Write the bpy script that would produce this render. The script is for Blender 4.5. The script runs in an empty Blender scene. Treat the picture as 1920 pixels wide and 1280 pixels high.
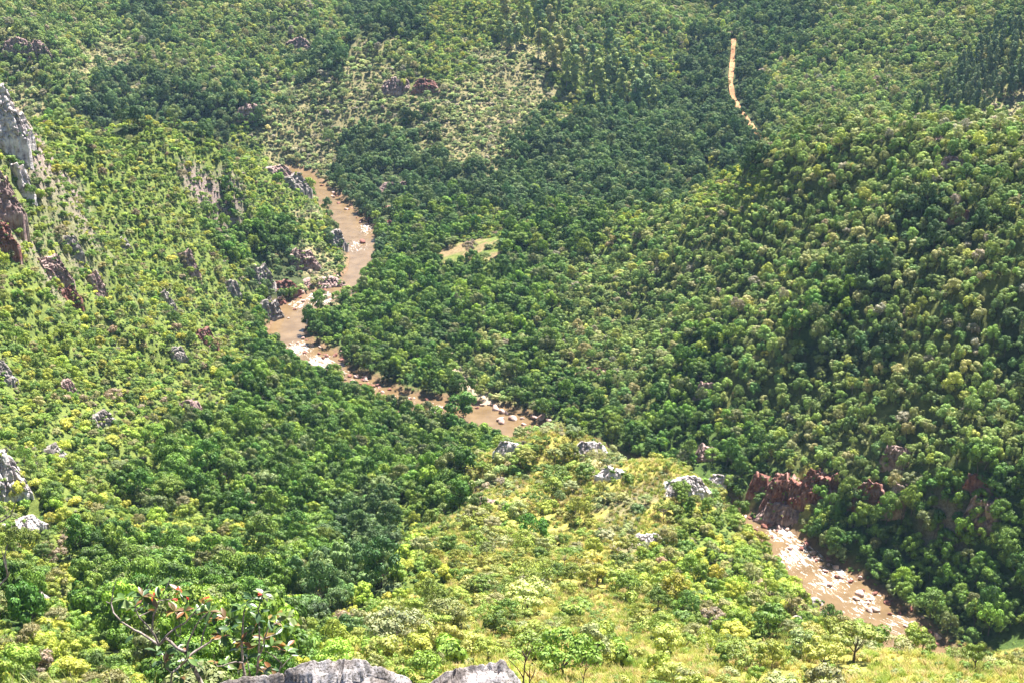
import bpy, math, random
import numpy as np
from mathutils import Vector, Matrix
R = math.radians
SC = bpy.context.scene
COL = SC.collection

# ------------------------------------------------------------------ camera, sky, sun, exposure
F = 2637.0                      # focal length in photo pixels (photo 1920 x 1280)
PITCH = R(22.0)
cam_d = bpy.data.cameras.new('camera')
cam_d.sensor_width = 36.0
cam_d.lens = 36.0 * F / 1920.0
cam_d.clip_start = 0.1
cam_d.clip_end = 12000
cam = bpy.data.objects.new('camera', cam_d)
cam.location = (0, 0, 0)
cam.rotation_euler = (math.pi / 2 - PITCH, 0, 0)
COL.objects.link(cam)
SC.camera = cam

SUN_EL, SUN_AZ = R(61), R(24)   # azimuth measured from the view direction (+Y) towards +X
world = bpy.data.worlds.new('World')
SC.world = world
world.use_nodes = True
wn = world.node_tree.nodes
bg = wn['Background']
sky = wn.new('ShaderNodeTexSky')
sky.sky_type = 'NISHITA'
sky.sun_disc = False
sky.sun_elevation = SUN_EL
sky.sun_rotation = SUN_AZ
sky.altitude = 900
world.node_tree.links.new(sky.outputs[0], bg.inputs[0])
bg.inputs[1].default_value = 0.05

sun_d = bpy.data.lights.new('sun', 'SUN')
sun_d.energy = 5.0
sun_d.angle = R(0.5)
sun_d.color = (1.0, 0.95, 0.86)
sun = bpy.data.objects.new('sun', sun_d)
sdir = Vector((math.sin(SUN_AZ) * math.cos(SUN_EL), math.cos(SUN_AZ) * math.cos(SUN_EL), math.sin(SUN_EL)))
sun.rotation_euler = sdir.to_track_quat('Z', 'Y').to_euler()
COL.objects.link(sun)

SC.view_settings.view_transform = 'Standard'
SC.view_settings.look = 'None'
SC.view_settings.gamma = 1.0
SC.view_settings.exposure = 2.1
SC.cycles.max_bounces = 6
SC.cycles.diffuse_bounces = 3
SC.cycles.glossy_bounces = 2
SC.cycles.transmission_bounces = 3
SC.cycles.volume_bounces = 0
SC.cycles.transparent_max_bounces = 6
SC.cycles.caustics_reflective = False
SC.cycles.caustics_refractive = False

# ------------------------------------------------------------------ helpers
CP, SP = math.cos(PITCH), math.sin(PITCH)
RIVER_Z = -300.0

def ray(px, py):
    x = (np.asarray(px, float) - 960) / F
    y = (640 - np.asarray(py, float)) / F
    return x, CP + y * SP, -SP + y * CP

def at_Y(px, py, Y):            # the point of a sight line that lies Y metres ahead
    x, dy, dz = ray(px, py)
    t = Y / dy
    return x * t, Y + 0 * x, dz * t

def at_z(px, py, z=RIVER_Z):
    x, dy, dz = ray(px, py)
    t = z / dz
    return x * t, dy * t, z + 0 * x

def project(X, Y, Z):
    d = Y * CP - Z * SP
    u = Y * SP + Z * CP
    d = np.maximum(d, 0.1)
    return 960 + F * X / d, 640 - F * u / d, d

def _h(ix, iy, seed):
    n = (ix.astype(np.int64) * 374761393 + iy.astype(np.int64) * 668265263 + seed * 1442695041) & 0xffffffff
    n = ((n ^ (n >> 13)) * 1274126177) & 0xffffffff
    return ((n ^ (n >> 16)) & 0xffffff) / float(0xffffff)

def vnoise(x, y, seed=0):
    x = np.asarray(x, float); y = np.asarray(y, float)
    ix = np.floor(x); iy = np.floor(y)
    fx = x - ix; fy = y - iy
    fx = fx * fx * fx * (fx * (fx * 6 - 15) + 10); fy = fy * fy * fy * (fy * (fy * 6 - 15) + 10)
    a = _h(ix, iy, seed); b = _h(ix + 1, iy, seed); c = _h(ix, iy + 1, seed); d = _h(ix + 1, iy + 1, seed)
    return (a + (b - a) * fx) * (1 - fy) + (c + (d - c) * fx) * fy

def fbm(x, y, seed=0, oct=4, gain=0.5):
    s = 0; a = 1.0; t = 0
    for k in range(oct):
        s = s + a * (vnoise(x * 2 ** k + 17.3 * k, y * 2 ** k - 9.1 * k, seed + k) * 2 - 1)
        t += a; a *= gain
    return s / t

def sstep(a, b, x):
    t = np.clip((np.asarray(x, float) - a) / (b - a), 0, 1)
    return t * t * (3 - 2 * t)

def mesh_from(name, V, Fc, mat=None, mats=None, mi=None, smooth=False, attrs=None):
    """V (n,3) array; Fc list of faces or (m,k) array"""
    me = bpy.data.meshes.new(name)
    V = np.asarray(V, dtype=np.float32)
    if isinstance(Fc, np.ndarray):
        m, k = Fc.shape
        me.vertices.add(len(V)); me.vertices.foreach_set('co', V.ravel())
        me.loops.add(m * k); me.loops.foreach_set('vertex_index', Fc.astype(np.int32).ravel())
        me.polygons.add(m)
        me.polygons.foreach_set('loop_start', np.arange(0, m * k, k, dtype=np.int32))
        me.polygons.foreach_set('loop_total', np.full(m, k, dtype=np.int32))
    else:
        me.from_pydata([tuple(v) for v in V.tolist()], [], Fc)
    for m_ in (mats or ([mat] if mat else [])):
        me.materials.append(m_)
    if mi is not None:
        me.polygons.foreach_set('material_index', np.asarray(mi, dtype=np.int32))
    if smooth:
        me.polygons.foreach_set('use_smooth', np.ones(len(me.polygons), dtype=bool))
    for an, (ty, dom, data) in (attrs or {}).items():
        a = me.attributes.new(an, ty, dom)
        key = {'FLOAT': 'value', 'INT': 'value', 'FLOAT_COLOR': 'color', 'FLOAT_VECTOR': 'vector'}[ty]
        a.data.foreach_set(key, np.asarray(data, dtype=np.float32 if ty != 'INT' else np.int32).ravel())
    me.update(calc_edges=True)
    me.validate()
    return me

def link(name, me, parent=None, loc=(0, 0, 0), rot=(0, 0, 0), scale=(1, 1, 1)):
    o = bpy.data.objects.new(name, me)
    o.location = loc; o.rotation_euler = rot; o.scale = scale
    if parent is not None:
        o.parent = parent
    COL.objects.link(o)
    return o

def tag(o, label=None, cat=None, group=None, kind=None):
    if label: o['label'] = label
    if cat: o['category'] = cat
    if group: o['group'] = group
    if kind: o['kind'] = kind
    return o

def tube(pts, rad, sides=6):
    """tapered tube through pts; returns V, F(quads)"""
    pts = [Vector(p) for p in pts]
    V = []; Fq = []
    n = len(pts)
    ref = Vector((0.31, 0.17, 0.93)).normalized()
    for i, p in enumerate(pts):
        d = (pts[min(i + 1, n - 1)] - pts[max(i - 1, 0)]).normalized()
        a = d.cross(ref)
        if a.length < 0.2: a = d.cross(Vector((1, 0, 0)))
        a.normalize(); b = d.cross(a)
        for k in range(sides):
            t = 2 * math.pi * k / sides
            V.append(p + (a * math.cos(t) + b * math.sin(t)) * rad[i])
    for i in range(n - 1):
        for k in range(sides):
            k2 = (k + 1) % sides
            Fq.append((i * sides + k, i * sides + k2, (i + 1) * sides + k2, (i + 1) * sides + k))
    return np.array([tuple(v) for v in V]), np.array(Fq)

def join_parts(parts):
    """parts: list of (V,F array of quads) -> V,F"""
    Vs, Fs, off = [], [], 0
    for V, Fq in parts:
        Vs.append(V); Fs.append(Fq + off); off += len(V)
    return np.concatenate(Vs), np.concatenate(Fs)

# ------------------------------------------------------------------ materials
def new_mat(name):
    m = bpy.data.materials.new(name); m.use_nodes = True
    nt = m.node_tree
    for n in list(nt.nodes): nt.nodes.remove(n)
    out = nt.nodes.new('ShaderNodeOutputMaterial')
    return m, nt, out

def N(nt, kind, **kw):
    n = nt.nodes.new(kind)
    for k, v in kw.items(): setattr(n, k, v)
    return n

def leaf_material(name, instanced=True, strength=1.0, transl=0.17):
    m, nt, out = new_mat(name)
    L = nt.links.new
    oi = N(nt, 'ShaderNodeObjectInfo')
    src = oi.outputs['Color']
    if instanced:
        at = N(nt, 'ShaderNodeAttribute', attribute_type='INSTANCER', attribute_name='tint')
        ad = N(nt, 'ShaderNodeVectorMath', operation='ADD')
        L(at.outputs['Vector'], ad.inputs[0]); L(oi.outputs['Color'], ad.inputs[1])
        src = ad.outputs[0]
    lv = N(nt, 'ShaderNodeAttribute', attribute_type='GEOMETRY', attribute_name='leafvar')
    mul = N(nt, 'ShaderNodeVectorMath', operation='MULTIPLY')
    L(src, mul.inputs[0]); L(lv.outputs['Vector'], mul.inputs[1])
    df = N(nt, 'ShaderNodeBsdfDiffuse')
    L(mul.outputs[0], df.inputs[0])
    tr = N(nt, 'ShaderNodeBsdfTranslucent')
    tm = N(nt, 'ShaderNodeVectorMath', operation='MULTIPLY')
    L(mul.outputs[0], tm.inputs[0]); tm.inputs[1].default_value = (1.15, 1.25, 0.55)
    L(tm.outputs[0], tr.inputs[0])
    mx = N(nt, 'ShaderNodeMixShader'); mx.inputs[0].default_value = transl
    L(df.outputs[0], mx.inputs[1]); L(tr.outputs[0], mx.inputs[2])
    gl = N(nt, 'ShaderNodeBsdfGlossy'); gl.inputs['Roughness'].default_value = 0.6
    gl.inputs['Color'].default_value = (1, 1, 1, 1)
    mg = N(nt, 'ShaderNodeMixShader'); mg.inputs[0].default_value = 0.02
    L(mx.outputs[0], mg.inputs[1]); L(gl.outputs[0], mg.inputs[2])
    L(mg.outputs[0], out.inputs[0])
    return m

def noise_mat(name, stops, scale=1.0, detail=8, rough=0.9, bump=0.3, bump_scale=None, coord='Object', stretch=(1, 1, 1), mixrough=0.6, spec=0.3):
    m, nt, out = new_mat(name)
    L = nt.links.new
    tc = N(nt, 'ShaderNodeTexCoord')
    mp = N(nt, 'ShaderNodeMapping'); mp.inputs['Scale'].default_value = stretch
    L(tc.outputs[coord], mp.inputs[0])
    nz = N(nt, 'ShaderNodeTexNoise'); nz.inputs['Scale'].default_value = scale
    nz.inputs['Detail'].default_value = detail; nz.inputs['Roughness'].default_value = mixrough
    L(mp.outputs[0], nz.inputs['Vector'])
    cr = N(nt, 'ShaderNodeValToRGB')
    el = cr.color_ramp.elements
    while len(el) > 1: el.remove(el[-1])
    el[0].position = stops[0][0]; el[0].color = (*stops[0][1], 1)
    for p, c in stops[1:]:
        e = el.new(p); e.color = (*c, 1)
    L(nz.outputs['Fac'], cr.inputs[0])
    b = N(nt, 'ShaderNodeBsdfPrincipled')
    b.inputs['Roughness'].default_value = rough
    b.inputs['Specular IOR Level'].default_value = spec
    L(cr.outputs[0], b.inputs['Base Color'])
    if bump:
        n2 = N(nt, 'ShaderNodeTexNoise'); n2.inputs['Scale'].default_value = bump_scale or scale * 3
        n2.inputs['Detail'].default_value = 8
        L(mp.outputs[0], n2.inputs['Vector'])
        bp = N(nt, 'ShaderNodeBump'); bp.inputs['Strength'].default_value = bump
        bp.inputs['Distance'].default_value = 0.5 / (bump_scale or scale * 3)
        L(n2.outputs['Fac'], bp.inputs['Height']); L(bp.outputs[0], b.inputs['Normal'])
    L(b.outputs[0], out.inputs[0])
    return m

M_LEAF = leaf_material('foliage')
M_BARK = noise_mat('bark', [(0.3, (0.05, 0.04, 0.035)), (0.7, (0.16, 0.13, 0.11))], scale=3, bump=0.4)
M_BARK_PALE = noise_mat('pale_bark', [(0.3, (0.22, 0.18, 0.17)), (0.7, (0.40, 0.35, 0.33))], scale=3, bump=0.4)
M_ROCK_GREY = noise_mat('grey_rock', [(0.30, (0.07, 0.055, 0.055)), (0.45, (0.20, 0.17, 0.16)), (0.62, (0.37, 0.33, 0.31)), (0.72, (0.24, 0.18, 0.13))], scale=0.35, bump=0.9, bump_scale=1.2, stretch=(1, 1, 0.8))
M_ROCK_PINK = noise_mat('pink_rock', [(0.30, (0.09, 0.05, 0.05)), (0.45, (0.22, 0.14, 0.13)), (0.62, (0.36, 0.27, 0.24)), (0.75, (0.30, 0.18, 0.12))], scale=0.4, bump=0.9, bump_scale=1.2, stretch=(1, 1, 0.9))
M_ROCK_RED = noise_mat('red_rock', [(0.30, (0.07, 0.03, 0.028)), (0.46, (0.19, 0.075, 0.055)), (0.58, (0.23, 0.13, 0.11)), (0.70, (0.30, 0.23, 0.20))], scale=0.35, bump=0.9, bump_scale=1.2, stretch=(1, 1, 0.8))
M_ROCK_PALE = noise_mat('pale_rock', [(0.32, (0.12, 0.09, 0.09)), (0.43, (0.36, 0.31, 0.31)), (0.60, (0.58, 0.53, 0.52)), (0.72, (0.40, 0.30, 0.24))], scale=0.3, bump=0.9, bump_scale=1.0)
M_BOULDER = noise_mat('boulder_rock', [(0.32, (0.20, 0.10, 0.08)), (0.5, (0.42, 0.29, 0.25)), (0.68, (0.55, 0.47, 0.44))], scale=0.7, bump=0.7, bump_scale=2.5)

# ------------------------------------------------------------------ terrain height field
_ctl = []
def A(px, py, Y): _ctl.append(at_Y(px, py, Y))
def W(px, Y, z):
    # world point on the bearing of pixel column px
    d = Y * CP - z * SP
    _ctl.append(((px - 960) / F * d, Y, z))
def P(px, py, z): _ctl.append(tuple(float(c) for c in at_z(px, py, z)))

# river banks, given where they are seen, laid on the level of the water
LB = [(520, 326), (552, 336), (578, 350), (590, 372), (610, 400), (638, 432), (646, 455), (653, 480), (656, 500), (638, 526), (596, 546),
      (553, 560), (526, 576), (514, 600), (500, 626), (508, 650), (535, 678), (575, 703), (612, 722), (655, 743), (698, 760),
      (745, 776), (790, 792), (835, 806), (890, 820), (935, 830), (990, 846), (1100, 892), (1250, 955), (1370, 1012), (1425, 1055),
      (1490, 1110), (1550, 1160), (1640, 1210), (1730, 1250), (1900, 1340)]
RB = [(535, 312), (582, 322), (610, 350), (640, 372), (666, 398), (700, 428), (704, 455), (703, 480), (697, 500), (695, 522), (671, 545),
      (640, 562), (594, 584), (577, 603), (568, 622), (582, 642), (628, 660), (648, 688), (675, 700), (717, 718), (757, 735),
      (806, 746), (850, 750), (890, 757), (930, 760), (985, 776), (1030, 800), (1130, 845), (1280, 905), (1420, 975), (1470, 988),
      (1546, 1044), (1636, 1104), (1706, 1154), (1764, 1200), (1900, 1300), (2050, 1380)]
def banks(L):
    a = np.array(L, float)
    x, y, z = at_z(a[:, 0], a[:, 1])
    return np.stack([x, y], 1)
LBw, RBw = banks(LB), banks(RB)
POLY = np.concatenate([LBw, RBw[::-1]])

def seg_dist(P_, poly, closed=True):
    P_ = np.asarray(P_, float)
    best = np.full(len(P_), 1e9)
    n = len(poly)
    for i in range(n if closed else n - 1):
        a = poly[i]; b = poly[(i + 1) % n]
        ab = b - a
        t = np.clip(((P_ - a) @ ab) / max(ab @ ab, 1e-9), 0, 1)
        q = a + t[:, None] * ab
        best = np.minimum(best, np.hypot(P_[:, 0] - q[:, 0], P_[:, 1] - q[:, 1]))
    return best

def inside(P_, poly):
    x, y = P_[:, 0], P_[:, 1]
    c = np.zeros(len(P_), bool)
    n = len(poly); j = n - 1
    for i in range(n):
        xi, yi = poly[i]; xj, yj = poly[j]
        if yi != yj:
            c ^= ((yi > y) != (yj > y)) & (x < (xj - xi) * (y - yi) / (yj - yi) + xi)
        j = i
    return c

def river_sd(P_):
    d = seg_dist(P_, POLY)
    return np.where(inside(P_, POLY), -d, d)

# the water course holds the land down
for (a, b) in zip(LB[::2], RB[::2]):
    P((a[0] + b[0]) / 2, (a[1] + b[1]) / 2, -300)

# --- great slope on the left
for q in [(-300, 1200, 190), (-300, 900, 300), (-300, 600, 420), (-300, 300, 500), (-300, 60, 560), (-700, 900, 250), (-700, 200, 450),
          (0, 1280, 190), (0, 1100, 265), (0, 850, 385), (0, 600, 500), (0, 430, 560), (0, 300, 600), (0, 160, 640),
          (60, 225, 690), (150, 1280, 195), (150, 1050, 315), (150, 800, 455), (150, 600, 575), (150, 420, 680), (150, 232, 755),
          (300, 1200, 230), (300, 1000, 370), (300, 800, 505), (300, 600, 640), (300, 400, 750), (300, 252, 832),
          (400, 252, 872), (500, 1000, 410), (500, 900, 475), (500, 800, 560), (480, 700, 660), (460, 600, 745), (450, 470, 840), (500, 400, 900), (500, 312, 955),
          (560, 330, 1020), (590, 420, 915), (560, 480, 865), (520, 520, 830),
          (650, 900, 505), (650, 790, 600), (800, 850, 575), (420, 1100, 310), (420, 1200, 240)]:
    A(*q)
# gully between the left slope and the spur
for q in [(900, 880, 553), (800, 945, 500), (700, 1015, 418), (660, 1100, 338), (640, 1200, 250), (600, 1280, 172)]:
    A(*q)
# behind the left crest
for q in [(-300, 760, -215), (0, 800, -225), (60, 860, -240), (150, 930, -255), (300, 1010, -268), (400, 1030, -278), (500, 1090, -288), (-300, 1000, -260)]:
    W(*q)
# --- spur with two knolls
for q in [(970, 824, 446), (1040, 808, 440), (1100, 815, 436), (1128, 838, 430), (1175, 862, 392), (1240, 852, 386), (1300, 872, 384), (1350, 915, 382), (1400, 985, 375),
          (1480, 1065, 350), (1535, 1150, 325), (1560, 1205, 262), (1650, 1232, 235), (1750, 1246, 222), (1900, 1262, 212), (2100, 1280, 200),
          (1020, 885, 412), (1100, 950, 372), (1200, 1000, 342), (1300, 1080, 312), (1400, 1110, 302), (1100, 1100, 282), (1135, 890, 408), (1000, 1150, 248), (860, 1150, 238),
          (1000, 1215, 195), (1300, 1200, 212), (1500, 1200, 222), (900, 1000, 352), (940, 930, 392), (905, 945, 400), (810, 1060, 305), (800, 1200, 205),
          (1000, 1280, 150), (1500, 1280, 160), (1920, 1280, 165), (2300, 1280, 165), (200, 1280, 190)]:
    A(*q)
for q in [(980, 515, -290), (1050, 510, -290), (1130, 500, -290), (1180, 465, -286), (1260, 460, -286), (1350, 455, -289), (1100, 455, -262), (1420, 455, -284),
          (1500, 428, -288), (1580, 395, -285), (1600, 330, -255), (1750, 300, -235), (1750, 360, -285), (1900, 300, -235), (1900, 360, -280), (895, 500, -274)]:
    W(*q)
# --- hill on the right
for q in [(1100, 438, 870), (1200, 410, 838), (1300, 376, 800), (1380, 328, 765), (1450, 296, 732), (1600, 288, 700), (1750, 270, 668), (1920, 243, 640), (2200, 210, 600),
          (1200, 500, 805), (1200, 600, 730), (1500, 400, 690), (1500, 500, 655), (1500, 600, 622), (1500, 700, 598), (1440, 800, 592), (1450, 862, 560),
          (1600, 900, 526), (1700, 850, 522), (1800, 900, 492), (1650, 1000, 502), (1750, 1080, 480),
          (1900, 400, 592), (1900, 500, 560), (1900, 700, 525), (1900, 900, 488), (1900, 1050, 462), (1900, 1180, 440), (2200, 600, 520), (2200, 1000, 440),
          (1700, 600, 578), (1300, 700, 640), (1320, 840, 590)]:
    A(*q)
for q in [(1100, 1000, -284), (1300, 960, -282), (1450, 930, -268), (1600, 900, -262), (1750, 880, -256), (1920, 850, -245), (2200, 800, -230)]:
    W(*q)
# --- valley floor
for q in [(880, 470, -291), (760, 620, -296), (700, 640, -296), (850, 700, -297), (1000, 550, -288), (950, 700, -295), (1150, 780, -294), (800, 400, -291), (1000, 370, -286),
          (1200, 350, -281), (650, 310, -293), (1080, 640, -287)]:
    P(*q)
# --- hills behind
for q in [(450, 188, 1175), (600, 100, 1265), (700, 40, 1300), (760, -5, 1370), (700, 250, 1150), (800, 290, 1095), (650, 180, 1195), (800, 180, 1185), (900, 200, 1180), (900, 100, 1275), (950, 0, 1390),
          (1050, 130, 1235), (1000, 250, 1130), (1150, 200, 1215), (1200, 100, 1330), (1150, 0, 1440), (1250, 180, 1260), (1300, 100, 1370), (1350, 0, 1500),
          (1372, 80, 1350), (1372, 190, 1205), (1432, 272, 1055), (1500, 100, 1260), (1500, 0, 1400), (1700, 100, 1190), (1700, 0, 1310), (1900, 150, 1050), (1900, 50, 1150), (1600, 220, 1080), (2200, 0, 1100),
          (0, 50, 1180), (100, 90, 1170), (200, 0, 1370), (200, 120, 1230), (400, 60, 1340), (400, 150, 1230), (560, 20, 1440), (-300, 0, 1200)]:
    A(*q)
for q in [(450, 1225, -280), (600, 1350, -268), (700, 1450, -258), (250, 1130, -272), (100, 1040, -268), (-300, 1100, -262), (760, 1600, -235),
          (900, 1650, -140), (1300, 1750, -160), (1700, 1600, -120), (2200, 1500, -90), (200, 1650, -130), (560, 1700, -160), (-500, 1500, -120),
          (0, 2400, 40), (960, 2500, 60), (1900, 2300, 60), (-1500, 2200, 60), (3400, 2200, 60), (3000, 1000, -60), (3000, 500, -120), (-1500, 900, -60), (-1500, 400, -60)]:
    W(*q)

C = np.array(_ctl, float)
S_ = 100.0
def _kern(d2): return np.sqrt(d2 + (14.0 / S_) ** 2)
_xy = C[:, :2] / S_
_d2 = ((_xy[:, None, :] - _xy[None, :, :]) ** 2).sum(-1)
n_ = len(C)
_M = np.zeros((n_ + 3, n_ + 3))
_M[:n_, :n_] = _kern(_d2) - np.eye(n_) * 0.02
_M[:n_, n_] = 1; _M[:n_, n_ + 1:] = _xy
_M[n_:, :n_] = _M[:n_, n_:].T
_w = np.linalg.solve(_M, np.concatenate([C[:, 2], [0, 0, 0]]))

def height(X, Y):
    X = np.asarray(X, float).ravel(); Y = np.asarray(Y, float).ravel()
    out = np.zeros(len(X))
    for s in range(0, len(X), 40000):
        xy = np.stack([X[s:s + 40000], Y[s:s + 40000]], 1) / S_
        d2 = (xy[:, 0:1] - _xy[None, :, 0]) ** 2 + (xy[:, 1:2] - _xy[None, :, 1]) ** 2
        out[s:s + 40000] = _kern(d2) @ _w[:n_] + _w[n_] + xy @ _w[n_ + 1:]
    xy = np.stack([X, Y], 1)
    sd = river_sd(xy)
    amp = sstep(5, 90, sd)
    far = sstep(700, 1500, Y)
    nz = fbm(X / 70, Y / 70, 3, 4) * (5 + 9 * far) + (1 - np.abs(fbm(X / 45 + 9, Y / 60, 21, 3))) * 4 - 3
    nz = nz + fbm(X / 12, Y / 12, 8, 3) * 1.3
    nz = nz + fbm(X / 130, Y / 32, 51, 3) * 13 * sstep(-50, -130, X) * sstep(180, 260, Y) * (1 - sstep(850, 1000, Y))
    nz = nz + fbm((X + Y) / 60, (X - Y) / 130, 57, 3) * 5 * sstep(60, 160, X) * sstep(380, 480, Y)
    out = out + nz * amp
    out = np.maximum(out, -298.6 + 0.5 * vnoise(X / 4, Y / 4, 5))
    # channel and banks
    out = np.minimum(out, -299.2 + 0.5 * np.maximum(sd, 0) + 0.035 * np.maximum(sd, 0) ** 2)
    bank = sstep(-4, 4, sd)
    bed = -301.6 + 0.8 * vnoise(X / 3, Y / 3, 6)
    out = bed * (1 - bank) + out * bank
    # the escarpment the viewer stands on
    r = np.hypot(X, Y)
    cl = -8.0 - 2.2 * np.maximum(r - 9, 0) - 60 * sstep(9, 20, r)
    flat = -6.7 - 0.11 * Y
    near = np.where(r < 9, flat, np.minimum(flat, cl))
    k = sstep(45, 98, r)
    blend = np.maximum(near, -100 - 0.05 * r)
    return np.clip(np.where(r < 98, blend * (1 - k) + out * k, out), -303, 110)

# ------------------------------------------------------------------ land cover, read off the photograph in 80 px cells
# letters: what grows there;  O olive bush, D dark wood, M mixed bright bush, G lush green wood, L lime scrub with grass, T dry sparse scrub
COVER = [
 "OOODOOOODDMMMOOOODDOOOOO",
 "OOTOOOODTOMTTOMMDDOOOOOO",
 "TODDDDTTTTTTTMDDDDOOOOOT",
 "MMMMMMTTDDTTDDDDDDOOOOOO",
 "MMMMMMMTDDDDDDDDMMOOOOOO",
 "MMMMMGGMDGGMGGMOOOOOODDO",
 "MMMMMMDTGGGGGOOOOOOODOOO",
 "MMMMMMGGGGGGGOOOOOOGOOOD",
 "MMMMMMGGGGGOGOOOGOODDOOD",
 "MMMMMGGGGGGOGGOGGOOOOOOO",
 "MMMMGGGGGGGLTTGLGTOOOOOO",
 "MMMGGGGGGGGLLLTLGTLOOGGG",
 "MMMMMMGGDMLLLLTLMMMGGGGG",
 "MMGGGGGGDMLLLLLMMMMGGGGG",
 "GMGGGGGDMLLLLLLLMMMMGGGG",
 "MMMMGGGMLLLLLLLLLLLLLLLL"]
CODE = {c: i for i, c in enumerate("ODMGLT")}
CMAP = np.array([[CODE[c] for c in row] for row in COVER])
def cover(px, py, X=None, Y=None, jitter=38):
    if X is not None:
        px = px + (vnoise(X / 15, Y / 15, 41) - 0.5) * 2 * jitter + (vnoise(X / 5, Y / 5, 43) - 0.5) * jitter
        py = py + (vnoise(X / 15, Y / 15, 47) - 0.5) * 2 * jitter + (vnoise(X / 5, Y / 5, 49) - 0.5) * jitter
    c = np.clip((px / 80).astype(int), 0, 23); r = np.clip((py / 80).astype(int), 0, 15)
    o_ = CMAP[r, c]
    if X is not None:
        k = (px > 880) & (px < 1450) & (py > 770) & (py < 960)
        spur = k & (Y < 478 + 0 * px) & (Y < 465 - (px - 1250) * 0.12 * (px > 1250))
        o_ = np.where(spur, np.where(vnoise(X / 9, Y / 9, 101) > 0.48, CODE['L'], CODE['T']), o_)
        o_ = np.where(k & ~spur & (o_ >= 4), CODE['G'], o_)
    return o_

def hit(px, py):
    """where the sight line of a photo pixel first meets the land"""
    Ys = np.concatenate([np.arange(130, 400, 1.0), np.arange(400, 1900, 2.0)])
    x, y, z = at_Y(px, py, Ys)
    h = height(x, y)
    k = np.argmax(z <= h)
    if z[k] > h[k]: k = len(Ys) - 1
    return float(x[k]), float(y[k]), float(h[k])

# clearing, dirt road
CLEAR = np.array([[float(at_z(a, b, -291)[0]), float(at_z(a, b, -291)[1])] for a, b in [(818, 462), (850, 455), (930, 456), (945, 478), (930, 500), (900, 496), (830, 488)]])
road_px = [(1376, 76), (1374, 100), (1372, 130), (1369, 160), (1374, 185), (1383, 205), (1400, 228), (1416, 250), (1436, 274)]
ROAD = np.array([hit(a, b)[:2] for a, b in road_px])
gully_px = [(838, 655), (850, 690), (868, 715), (905, 735), (925, 752)]
GUL = np.array([[float(at_z(a, b, -297)[0]), float(at_z(a, b, -297)[1])] for a, b in gully_px])

# ground sheet: polar grid round the viewer
NA, NR = 620, 560
az = np.linspace(R(-78), R(78), NA)
rr = np.concatenate([np.linspace(1.5, 130, 60), 130 * np.exp(np.linspace(0.01, math.log(2800 / 130.0), NR - 60))])
AZ, RR = np.meshgrid(az, rr)
GX = (RR * np.sin(AZ)).ravel(); GY = (RR * np.cos(AZ)).ravel()
GZ = height(GX, GY)
idx = np.arange(NA * NR).reshape(NR, NA)
quads = np.stack([idx[:-1, :-1], idx[:-1, 1:], idx[1:, 1:], idx[1:, :-1]], -1).reshape(-1, 4)
gpx, gpy, gd = project(GX, GY, GZ)
cc = cover(gpx, gpy, GX, GY)
base = np.array([[0.10, 0.12, 0.04], [0.05, 0.065, 0.028], [0.13, 0.17, 0.045], [0.06, 0.10, 0.026], [0.33, 0.31, 0.09], [0.20, 0.18, 0.10]])[cc]
gxy = np.stack([GX, GY], 1)
sdg = river_sd(gxy)
w = (1 - sstep(1, 6, sdg + 3 * (vnoise(GX / 3, GY / 3, 77) - 0.5)))[:, None]
base = base * (1 - w) + np.array([0.17, 0.11, 0.075]) * w
inb = (inside(gxy, CLEAR))[:, None] * 1.0
_m = sstep(0.42, 0.6, vnoise(GX / 6, GY / 6, 90) * 0.7 + 0.3 * vnoise(GX / 2, GY / 2, 92))[:, None]
cg = _m * np.array([0.20, 0.15, 0.09]) + (1 - _m) * np.array([0.115, 0.155, 0.04])
base = base * (1 - inb) + cg * inb
gd_ = seg_dist(gxy, GUL, False)
w = (1 - sstep(1, 4, gd_))[:, None]
base = base * (1 - w) + np.array([0.48, 0.38, 0.32]) * w
col4 = np.concatenate([base, np.ones((len(base), 1))], 1)
m, nt, out = new_mat('ground')
L_ = nt.links.new
atn = N(nt, 'ShaderNodeAttribute', attribute_type='GEOMETRY', attribute_name='soil')
geo = N(nt, 'ShaderNodeNewGeometry')
n1 = N(nt, 'ShaderNodeTexNoise'); n1.inputs['Scale'].default_value = 0.35; n1.inputs['Detail'].default_value = 8; n1.inputs['Roughness'].default_value = 0.7
n2 = N(nt, 'ShaderNodeTexNoise'); n2.inputs['Scale'].default_value = 0.9; n2.inputs['Detail'].default_value = 8; n2.inputs['Roughness'].default_value = 0.75
L_(geo.outputs['Position'], n1.inputs['Vector']); L_(geo.outputs['Position'], n2.inputs['Vector'])
cr = N(nt, 'ShaderNodeValToRGB'); e = cr.color_ramp.elements
e[0].position = 0.30; e[0].color = (0.45, 0.5, 0.42, 1); e[1].position = 0.68; e[1].color = (1.35, 1.25, 1.15, 1)
L_(n1.outputs['Fac'], cr.inputs[0])
mu = N(nt, 'ShaderNodeVectorMath', operation='MULTIPLY')
L_(atn.outputs['Vector'], mu.inputs[0]); L_(cr.outputs[0], mu.inputs[1])
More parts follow.
